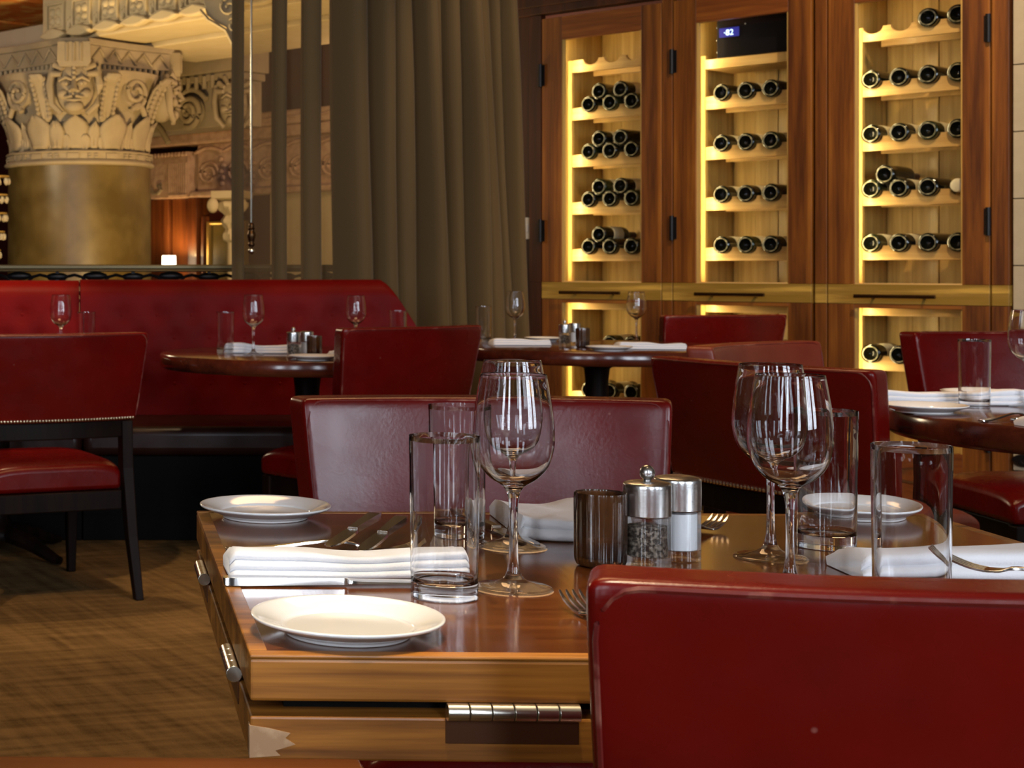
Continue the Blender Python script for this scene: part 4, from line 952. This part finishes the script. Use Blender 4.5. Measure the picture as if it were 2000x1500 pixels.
chair(0.664, 1.055, 0.06, 1.0, 'red leather dining chair in the foreground, its worn back towards the viewer')
chair(0.692, 2.565, -0.085, -1.0, 'red leather dining chair facing the viewer on the far side of the front table')
chair(0.028, 5.08, -0.33, 0.94, 'red leather chair at the left, seen from behind with seat and dark legs visible')
chair(1.19, 5.22, -0.50, 0.86, 'red leather chair seen from behind in front of the banquette table', 1.02)
chair(1.556, 3.505, 0.916, 0.40, 'red leather chair with nailheads turned sideways at the right table, seen from behind')
chair(1.95, 4.43, 0.6, -0.8, 'sheen-browned red leather chair turned to the right table, its inner back catching light', 1.0, chair_sheen)
chair(2.94, 4.92, -0.03, -1.0, 'red leather chair behind the right table, facing the viewer at the picture edge', 1.015)
chair(2.905, 6.84, -0.24, 0.97, 'red leather chair seen from behind nearest the middle wine cabinet', 1.01)

# ------------------------------------------------------------------ tables
def pedestal(t, z, r_=0.045, spread=0.30, a0=pi/4):
    bm = BM(); lathe(bm, crom([(0, 0.06), (0.075, 0.06), (0.07, 0.10), (r_, 0.14), (r_, 0.3), (r_, z-0.08), (r_*1.4, z-0.03), (0.12, z), (0, z)], 2), 24); finish('pedestal', bm, M_ebony, t)
    for k in range(4):
        a_ = a0+k*pi/2; bm = BM()
        tube(bm, [(0.04*cos(a_), 0.04*sin(a_), 0.085), (spread*0.6*cos(a_), spread*0.6*sin(a_), 0.06), (spread*cos(a_), spread*sin(a_), 0.02), ((spread+0.03)*cos(a_), (spread+0.03)*sin(a_), 0.018)], [0.035, 0.03, 0.02, 0.014], 8); finish('foot', bm, M_ebony, t)
def round_table(x, y, label, R=0.54, th=0.055, rz=0.0):
    t = thing('round_table', label, 'table', (x, y, 0), rz, 'round dark wood dining tables')
    bm = BM(); lathe(bm, [(0, 0.76-th), (R-0.01, 0.76-th), (R-0.002, 0.76-th+0.006), (R, 0.76-th+0.012), (R, 0.752), (R-0.004, 0.758), (R-0.010, 0.76), (0, 0.76)], 96); finish('tabletop', bm, M_tabledark, t)
    pedestal(t, 0.76-th); return t
round_table(0.94, 5.83, 'dark round table laid in front of the red banquette, middle left')
round_table(2.20, 6.40, 'dark round table laid in front of the left wine cabinet and curtain')
round_table(2.37, 3.35, 'dark round table laid at the right edge of the picture')
round_table(-0.20, 5.95, 'dark table behind the left chair, mostly hidden by its back')

MT = Vector((0.632, 1.632)); MR = radians(-2.0); TW, TD = 0.92, 0.757
mt = thing('drop_leaf_table', 'front dining table of polished inlaid wood with its hinged leaves folded under', 'table', (MT.x, MT.y, 0), MR)
bm = BM(); box2(bm, (-TW/2, -TD/2, 0.723), (TW/2, TD/2, 0.757)); finish('tabletop', bm, M_edge, mt, smooth=False, bevel=0.0025)
bm = BM(); box2(bm, (-TW/2+0.001, -TD/2+0.001, 0.7565), (TW/2-0.001, TD/2-0.001, 0.76)); finish('veneer_top', bm, M_veneer, mt, smooth=False, bevel=0.0012)
bw = 0.016
for nm, a, b in (('edge_strip', (-TW/2, -TD/2, 0.757), (TW/2, -TD/2+bw, 0.7603)), ('edge_strip', (-TW/2, TD/2-bw, 0.757), (TW/2, TD/2, 0.7603)),
                 ('edge_strip', (-TW/2, -TD/2+bw, 0.757), (-TW/2+bw, TD/2-bw, 0.7603)), ('edge_strip', (TW/2-bw, -TD/2+bw, 0.757), (TW/2, TD/2-bw, 0.7603))):
    bm = BM(); box2(bm, a, b); finish(nm, bm, M_edge, mt, smooth=False, bevel=0.0015)
leafs = []
for (a, b) in (((-TW/2, -TD/2, 0.676), (TW/2, -TD/2+0.2, 0.711)), ((-TW/2, -TD/2+0.203, 0.676), (-TW/2+0.2, TD/2-0.203, 0.711)), ((-TW/2, TD/2-0.2, 0.676), (TW/2, TD/2, 0.711)), ((TW/2-0.2, -TD/2+0.203, 0.676), (TW/2, TD/2-0.203, 0.711))):
    bm = BM(); box2(bm, a, b); leafs.append(finish('drop_leaf', bm, M_edge, mt, smooth=False, bevel=0.002))
bm = BM(); box2(bm, (-TW/2+0.03, -TD/2+0.03, 0.708), (TW/2-0.03, TD/2-0.03, 0.725)); finish('underframe', bm, M_blackbase, mt, smooth=False)  # coloured black to put shade into the gap between top and leaves
bm = BM(); prism(bm, [(-TW/2-0.0005, 0.678), (-TW/2+0.024, 0.680), (-TW/2+0.020, 0.684), (-TW/2+0.036, 0.689), (-TW/2+0.028, 0.694), (-TW/2+0.032, 0.698), (-TW/2+0.014, 0.702), (-TW/2-0.0005, 0.704)], -TD/2-0.0008, -TD/2+0.01); finish('chipped_corner', bm, M_white, leafs[0], smooth=False)
def hinge(x, y, ang, n=6, ln=0.105):
    R = Matrix.Rotation(ang, 4, 'Z'); h_ = bpy.data.objects.new('hinge', None); COL.objects.link(h_); h_.parent = mt; h_.location = (x, y, 0.717); h_.rotation_euler = (0, 0, ang)
    bm = BM(); box2(bm, (-ln/2, 0.003, -0.026), (ln/2, 0.006, -0.006)); finish('hinge_plate', bm, M_plate, h_, smooth=False, bevel=0.0005)
    for k in range(n):
        a = -ln/2+ln*k/n; bm = BM(); tube(bm, [(a+0.0004, 0, 0), (a+ln/n-0.0004, 0, 0)], 0.0072, 14); finish('knuckle', bm, M_nickel, h_, bevel=0.0005)
# front hinge and two hinges on the left side
ch_, sh_ = cos(-MR), sin(-MR)
def loc_mt(p): d = Vector((p[0]-MT.x, p[1]-MT.y)); return (d.x*ch_-d.y*sh_, d.x*sh_+d.y*ch_)
hinge(loc_mt((0.366, 1.25))[0], -TD/2-0.004, 0); hinge(0.36, -TD/2-0.004, 0)
for Y in (1.42, 1.84): hinge(-TW/2-0.004, loc_mt((0.16, Y))[1], -pi/2, 4, 0.085)
pedestal(mt, 0.722, 0.05, 0.27, 0)
nt_ = thing('near_table', 'corner of a polished wood table along the bottom left edge', 'table', (-0.195, 0.632, 0), radians(-1.5))
bm = BM(); box2(bm, (-0.38, -0.38, 0.723), (0.38, 0.38, 0.757)); finish('tabletop', bm, M_edge, nt_, smooth=False, bevel=0.003)
bm = BM(); box2(bm, (-0.379, -0.379, 0.757), (0.379, 0.379, 0.76)); finish('veneer_top', bm, M_veneer, nt_, smooth=False, bevel=0.001)
pedestal(nt_, 0.722, 0.05, 0.3)

# ------------------------------------------------------------------ tableware builders
TZ = 0.7604
PLATE = crom([(0.0, 0.004), (0.042, 0.004), (0.046, 0.0), (0.052, 0.0), (0.054, 0.003), (0.066, 0.0075), (0.078, 0.0125), (0.081, 0.0145), (0.0805, 0.0162), (0.077, 0.0158), (0.066, 0.0118), (0.056, 0.0072), (0.050, 0.0058), (0.0, 0.0062)], 3)
GL = crom([(0.0, 0.0), (0.034, 0.0), (0.036, 0.0012), (0.034, 0.0026), (0.022, 0.0048), (0.010, 0.010), (0.0052, 0.022), (0.0040, 0.045), (0.0040, 0.070), (0.0052, 0.088), (0.010, 0.0985), (0.022, 0.1065), (0.0325, 0.119), (0.0375, 0.136), (0.0382, 0.150), (0.0368, 0.170), (0.0340, 0.190), (0.0313, 0.2055), (0.0308, 0.2062)], 3)
GLI = crom([(0.0308, 0.2062), (0.0303, 0.2055), (0.0331, 0.190), (0.0359, 0.170), (0.0372, 0.150), (0.0365, 0.136), (0.0315, 0.1198), (0.021, 0.1083), (0.009, 0.1025), (0.0, 0.1015)], 3)
def make_plate():
    bm = BM(); lathe(bm, PLATE, 56); return finish('plate', bm, M_china, recalc=False, angle=80)
def make_wineglass():
    t = thing('wine_glass', 'x', 'glass')
    foot = [p for p in GL if p[1] <= 0.0101]; i1 = len(foot)
    stem = GL[i1-1:]; j = [k for k, p in enumerate(stem) if p[1] >= 0.088][0]
    for nm, pr in (('foot', foot), ('stem', stem[:j+1]), ('bowl', stem[j:]+GLI[1:])):
        bm = BM(); lathe(bm, pr, 48); finish(nm, bm, {'stem': M_glass, 'bowl': M_glass, 'foot': M_foot}[nm], t, recalc=False, angle=80)
    return t
def make_tumbler():
    bm = BM(); lathe(bm, crom([(0.0, 0.0), (0.028, 0.0), (0.0305, 0.0015), (0.0310, 0.006), (0.0318, 0.07), (0.0328, 0.1455), (0.0320, 0.1470), (0.0312, 0.1455), (0.0300, 0.07), (0.0290, 0.020), (0.0270, 0.015), (0.020, 0.0135), (0.0, 0.013)], 3), 48); return finish('tumbler', bm, M_glass, recalc=False, angle=80)
def make_mill(kind):
    t = thing('pepper_mill' if kind == 'p' else 'salt_mill', 'x', 'mill')
    bm = BM(); lathe(bm, [(0.0, 0.0), (0.0228, 0.0), (0.0236, 0.001), (0.0236, 0.052), (0.0215, 0.052), (0.0205, 0.051), (0.0205, 0.012), (0.0195, 0.0105), (0, 0.0105)], 40); finish('glass_body', bm, M_mill, t, recalc=False)
    bm = BM(); lathe(bm, [(0, 0.0115), (0.0196, 0.0115), (0.0196, 0.042 if kind == 'p' else 0.0495), (0, 0.046 if kind == 'p' else 0.050)], 32); finish('peppercorns' if kind == 'p' else 'salt', bm, M_pepper if kind == 'p' else M_salt, t)
    bm = BM(); lathe(bm, crom([(0, 0.0525), (0.0232, 0.0525)], 1)+crom([(0.0240, 0.0535), (0.0241, 0.06), (0.0241, 0.082), (0.0232, 0.0858), (0.020, 0.0872), (0.012, 0.0885), (0, 0.0885)], 3), 40); finish('cap', bm, M_steel, t)
    if kind == 'p':
        bm = BM(); sphere(bm, (0, 0, 0.0968), 0.0078, (1, 1, 1.05), 16, 12); lathe(bm, [(0.004, 0.088), (0.004, 0.092)], 12); finish('knob', bm, M_steel, t)
    return t
def make_votive():
    t = thing('candle_holder', 'x', 'candle holder')
    f = lambda a, z: 1+0.03*cos(13*a)
    bm = BM(); lathe(bm, crom([(0.0, 0.0), (0.020, 0.0), (0.0245, 0.004), (0.0258, 0.012), (0.0260, 0.045), (0.0260, 0.0735), (0.0250, 0.0745), (0.0240, 0.0735), (0.0238, 0.045), (0.0235, 0.014), (0.02, 0.009), (0, 0.009)], 3), 78, rfun=f); finish('glass_cup', bm, M_votive, t, recalc=False, angle=60)
    bm = BM(); lathe(bm, [(0, 0.0095), (0.018, 0.0095), (0.018, 0.026), (0, 0.026)], 24); finish('candle', bm, M_foilw, t)
    return t
def make_napkin(ln=0.24, wd0=0.085, h=0.027, layers=3, seed=0, taper=0.0, curl=0.0):
    rnd = random.Random(seed); ph = [rnd.uniform(0, 6) for _ in range(6)]
    bm = BM(); n = 44; secs = []
    for i in range(n+1):
        t = i/n; x = -ln/2+ln*t
        e_ = min(t, 1-t)/0.03; hh = h*(1+0.13*sin(2*pi*t*0.9+ph[0])+0.04*sin(2*pi*t*2.3+ph[1]))*0.92*(1 if e_ > 1 else 0.66+0.34*sqrt(max(0, 1-(1-e_)**2))); w_ = wd0*(1-taper*(1-t))*(1+0.02*sin(5*t+ph[2]))
        y0 = -w_/2+0.006*sin(2*pi*t*0.7+ph[3]); y1 = w_/2+0.006*sin(2*pi*t*0.6+ph[4]); sec = []
        for l in range(layers):
            za, zb = hh*l/layers, hh*(l+1)/layers
            for k in range(5):
                a_ = -pi/2+pi*(k+0.5)/5; sec.append((x, y0+0.004*l-(zb-za)*0.62*cos(a_), (za+zb)/2+(zb-za)/2*sin(a_)+0.0004))
        zt = hh
        for k in range(1, 9):
            u = k/9; sec.append((x, y0+0.012+(y1-y0-0.012)*u, zt*(1-0.30*u*u)+0.0016*sin(6*u+7*t+ph[5])))
        sec += [(x, y1+0.003, hh*0.5), (x, y1, 0.0006), (x, (y0+y1)/2, 0.0005)]
        if curl: sec = [(p[0]-curl*(1-t)**3*0.02*cos(i), p[1], p[2]) for p in sec]
        secs.append(sec)
    loft(bm, secs)
    return finish('napkin', bm, M_cloth, angle=70)
def blade_sections(pts):     # (x, z, halfwidth, thickness)
    return [[(x, -w_, z-t_/2), (x, w_, z-t_/2), (x, w_*0.86, z+t_/2), (x, -w_*0.86, z+t_/2)] for x, z, w_, t_ in pts]
def make_fork():
    t = thing('fork', 'x', 'cutlery')
    bm = BM(); loft(bm, blade_sections(crom([(-0.115, 0.004, 0.0055, 0.003), (-0.108, 0.003, 0.0085, 0.0036), (-0.07, 0.005, 0.0062, 0.0036), (-0.01, 0.013, 0.0034, 0.0034), (0.022, 0.011, 0.0042, 0.003), (0.034, 0.006, 0.0095, 0.0024), (0.048, 0.0035, 0.0115, 0.0022)], 3))); finish('handle', bm, M_cutlery, t, angle=40, bevel=0.0006)
    for k in range(4):
        y = -0.0093+0.0062*k; bm = BM()
        loft(bm, [[(x, y-w_, z-0.001), (x, y+w_, z-0.001), (x, y+w_, z+0.001), (x, y-w_, z+0.001)] for x, z, w_ in crom([(0.046, 0.0037, 0.0020), (0.060, 0.0040, 0.0018), (0.080, 0.0085, 0.0015), (0.092, 0.0145, 0.0008)], 3)]); finish('tine', bm, M_cutlery, t, angle=40)
    return t
def make_knife():
    t = thing('knife', 'x', 'cutlery')
    bm = BM(); loft(bm, blade_sections(crom([(-0.12, 0.005, 0.006, 0.006), (-0.11, 0.005, 0.0085, 0.0075), (-0.05, 0.005, 0.0068, 0.007), (-0.005, 0.005, 0.0058, 0.0065), (0.0, 0.005, 0.0062, 0.006)], 3))); finish('handle', bm, M_cutlery, t, angle=60, bevel=0.0015)
    bm = BM(); loft(bm, blade_sections(crom([(0.0, 0.005, 0.0055, 0.004), (0.01, 0.0045, 0.0085, 0.0022), (0.06, 0.004, 0.0095, 0.0018), (0.095, 0.004, 0.008, 0.0014), (0.11, 0.004, 0.0025, 0.001)], 3))); finish('blade', bm, M_cutlery, t, angle=40)
    return t
PROTO = {}; FRESH = {}
def put(kind, maker, loc, label, cat, group, rz=0, rx=0, ry=0, sc_=1.0):
    if kind not in PROTO: PROTO[kind] = maker(); o = PROTO[kind]
    else: o = copy_tree(PROTO[kind])
    o.location = (loc[0], loc[1], loc[2] if len(loc) > 2 else TZ); o.rotation_euler = (rx, ry, rz); o.scale = (sc_,)*3
    tag(o, label, cat, group); return o
def P_(px, py, z=TZ):      # point of the table top seen at a place of the photograph
    p = ON(px, py, 0.76); return (p.x, p.y, z)
def plate(loc, label, sc_=1): put('plate', make_plate, loc, label, 'plate', 'white side plates', sc_=sc_)
def wine(loc, label, sc_=1): put('wine', make_wineglass, loc, label, 'glass', 'stemmed wine glasses', rz=random.uniform(0, 3), sc_=sc_)
def tumb(loc, label, sc_=1): put('tumb', make_tumbler, loc, label, 'glass', 'straight water tumblers', sc_=sc_)
def pmill(loc, label): put('pm', lambda: make_mill('p'), loc, label, 'mill', 'steel capped salt and pepper mills')
def smill(loc, label): put('sm', lambda: make_mill('s'), loc, label, 'mill', 'steel capped salt and pepper mills')
def votive(loc, label): put('vo', make_votive, loc, label, 'candle holder', 'smoked glass candle holders')
def fork(loc, label, rz, **k): put('fk', make_fork, loc, label, 'cutlery', 'steel cutlery', rz, **k)
def knife(loc, label, rz, **k): put('kn', make_knife, loc, label, 'cutlery', 'steel cutlery', rz, **k)
def napkin(loc, label, rz, seed, **k):
    o = make_napkin(seed=seed, **k); o.location = loc; o.rotation_euler = (0, 0, rz); tag(o, label, 'napkin', 'folded white linen napkins'); return o

# front table
def Y_of(px, Y, z=TZ): return ((px-CX)/FPX*Y, Y, z)
plate(Y_of(678, 1.345), 'white side plate nearest the viewer, brightly lit on the front table corner')
plate(Y_of(518, 1.975), 'white side plate at the far left corner of the front table')
plate(Y_of(1672, 1.985), 'white side plate at the far right of the front table, behind the tumblers')
tumb(P_(868, 1166), 'empty tumbler in front of the napkin at the left of the front table')
tumb(P_(893, 1048), 'empty tumbler behind the left wine glasses on the front table')
wine(P_(1003, 1150), 'wine glass standing nearest beside the left tumbler on the front table')
wine(P_(1001, 1068), 'wine glass standing just behind the nearest left wine glass')
wine(P_(1543, 1152), 'wine glass nearest the viewer, right of the salt mill behind the foreground chair')
wine(P_(1505, 1090), 'wine glass just behind the nearest right wine glass on the front table')
tumb(P_(1613, 1068), 'empty tumbler behind the right wine glasses, in front of a plate')
tumb(Y_of(1780, 1.415), 'large looking tumbler nearest at the right of the front table')
votive(P_(1173, 1105), 'dark brown ribbed candle holder beside the pepper mill on the front table')
pmill(P_(1264, 1106), 'pepper mill with round knob and peppercorns on the front table')
smill(P_(1323, 1092), 'salt mill with flat steel cap beside the pepper mill on the front table')
napkin((0.300, 1.607, TZ+0.0015), 'folded white napkin lying at the left of the front table', radians(-1), 3, ln=0.245, wd0=0.075)
napkin((0.605, 1.895, TZ), 'folded white napkin behind the candle holder on the front table', radians(-5), 11, ln=0.125, wd0=0.19, h=0.03, layers=2)
napkin((0.985, 1.605, TZ), 'folded white napkin behind the large tumbler at the right of the front table', radians(-4), 5, ln=0.36, wd0=0.085, h=0.032, layers=2, taper=0.0)
knife((0.288, 1.545, TZ), 'table knife lying along the front of the left napkin', radians(-1))
fork((0.305, 1.722, TZ), 'fork lying behind the left napkin with its handle to the left', radians(-4))
knife((0.338, 1.780, TZ+0.011), 'slanting knife handle behind the left napkin, left one of two', radians(246))
knife((0.366, 1.755, TZ+0.011), 'slanting knife handle behind the left napkin, right one of two', radians(247))
fork((0.482, 1.36, TZ), 'fork pointing away beside the corner of the foreground chair', radians(95))
fork((0.735, 1.832, TZ), 'fork with tines pointing right beyond the salt mill', radians(45))
knife((0.522, 1.86, TZ), 'knife lying slantwise along the napkin behind the candle holder', radians(-82))
fork((0.915, 1.465, TZ+0.016), 'fork resting against the right napkin, seen beside the large tumbler', radians(138), ry=radians(-7))
knife((0.955, 1.46, TZ), 'knife lying by the right napkin at the picture edge', radians(140))
# table in front of the banquette
T2 = lambda px, py: P_(px, py)
tumb(T2(440, 690), 'tumbler at the left of the banquette table, in front of a napkin')
wine(T2(495, 693), 'wine glass beside the tumbler on the banquette table', 1.04)
wine(Y_of(695, 6.02), 'wine glass above the chair back at the right of the banquette table', 1.0)
tumb(Y_of(777, 5.97), 'tumbler rim above the chair back at the right of the banquette table')
pmill(T2(573, 697), 'pepper mill in the middle of the banquette table')
smill((0.905, 5.62, TZ), 'salt mill behind the candle holder on the banquette table')
votive((0.915, 5.52, TZ), 'dark candle holder in front of the mills on the banquette table')
plate(Y_of(613, 5.37), 'white plate at the front edge of the banquette table', 1.05); plate(Y_of(583, 6.05), 'white plate behind the mills on the banquette table', 1.0)
napkin(Y_of(505, 5.82), 'folded napkin behind the wine glass on the banquette table', radians(-14), 21, ln=0.24, wd0=0.09, h=0.036)
napkin((1.09, 5.57, TZ), 'folded napkin by the chair back on the banquette table', radians(10), 22, ln=0.22)
# table in front of the left cabinet
tumb(T2(944, 668), 'tumbler beside the curtain on the table by the left cabinet')
wine(T2(1006, 670), 'wine glass in front of the curtain on the table by the left cabinet', 1.04)
wine(T2(1243, 669), 'wine glass at the right of the table by the left cabinet', 1.03)
pmill(T2(1103, 676), 'pepper mill on the table by the left cabinet'); smill(T2(1122, 673), 'salt mill behind the candle holder on the table by the left cabinet')
votive(T2(1138, 679), 'dark candle holder on the table by the left cabinet')
plate(Y_of(1190, 5.99), 'white plate at the front edge of the table by the left cabinet', 1.05); plate(Y_of(1062, 6.78), 'white plate behind the pepper mill on the table by the left cabinet')
napkin(Y_of(1015, 6.42), 'folded napkin in front of the curtain on the table by the left cabinet', radians(-3), 31, ln=0.23, wd0=0.09)
napkin((2.30, 6.10, TZ), 'folded napkin at the right of the table by the left cabinet', radians(-6), 32, ln=0.25, wd0=0.10)
# right table
plate(Y_of(1805, 3.42), 'white plate at the near left of the right table', 1.05); plate(Y_of(1915, 3.80), 'white plate at the back of the right table', 1.05)
tumb(P_(1903, 796), 'tumbler between the plates on the right table')
wine(Y_of(2008, 3.55), 'wine glass cut by the right picture edge on the right table', 1.05)
napkin(Y_of(1850, 3.62), 'folded napkin behind the tumbler on the right table', radians(-2), 41, ln=0.33, wd0=0.09, h=0.034)
napkin((2.025, 3.10, TZ), 'folded napkin at the near edge of the right table', radians(6), 42, ln=0.24, wd0=0.10)
fork((1.97, 3.245, TZ), 'fork lying in front of the plate on the right table', radians(28)); knife((2.04, 3.26, TZ), 'knife lying in front of the tumbler on the right table', radians(32))
fork((2.25, 3.38, TZ), 'fork with tines at the right edge of the right table', radians(40))
# left table behind the chair
wine(Y_of(119, 5.72), 'wine glass above the left chair back', 1.04); tumb(Y_of(169, 5.80), 'tumbler rim above the left chair back', 1.0)
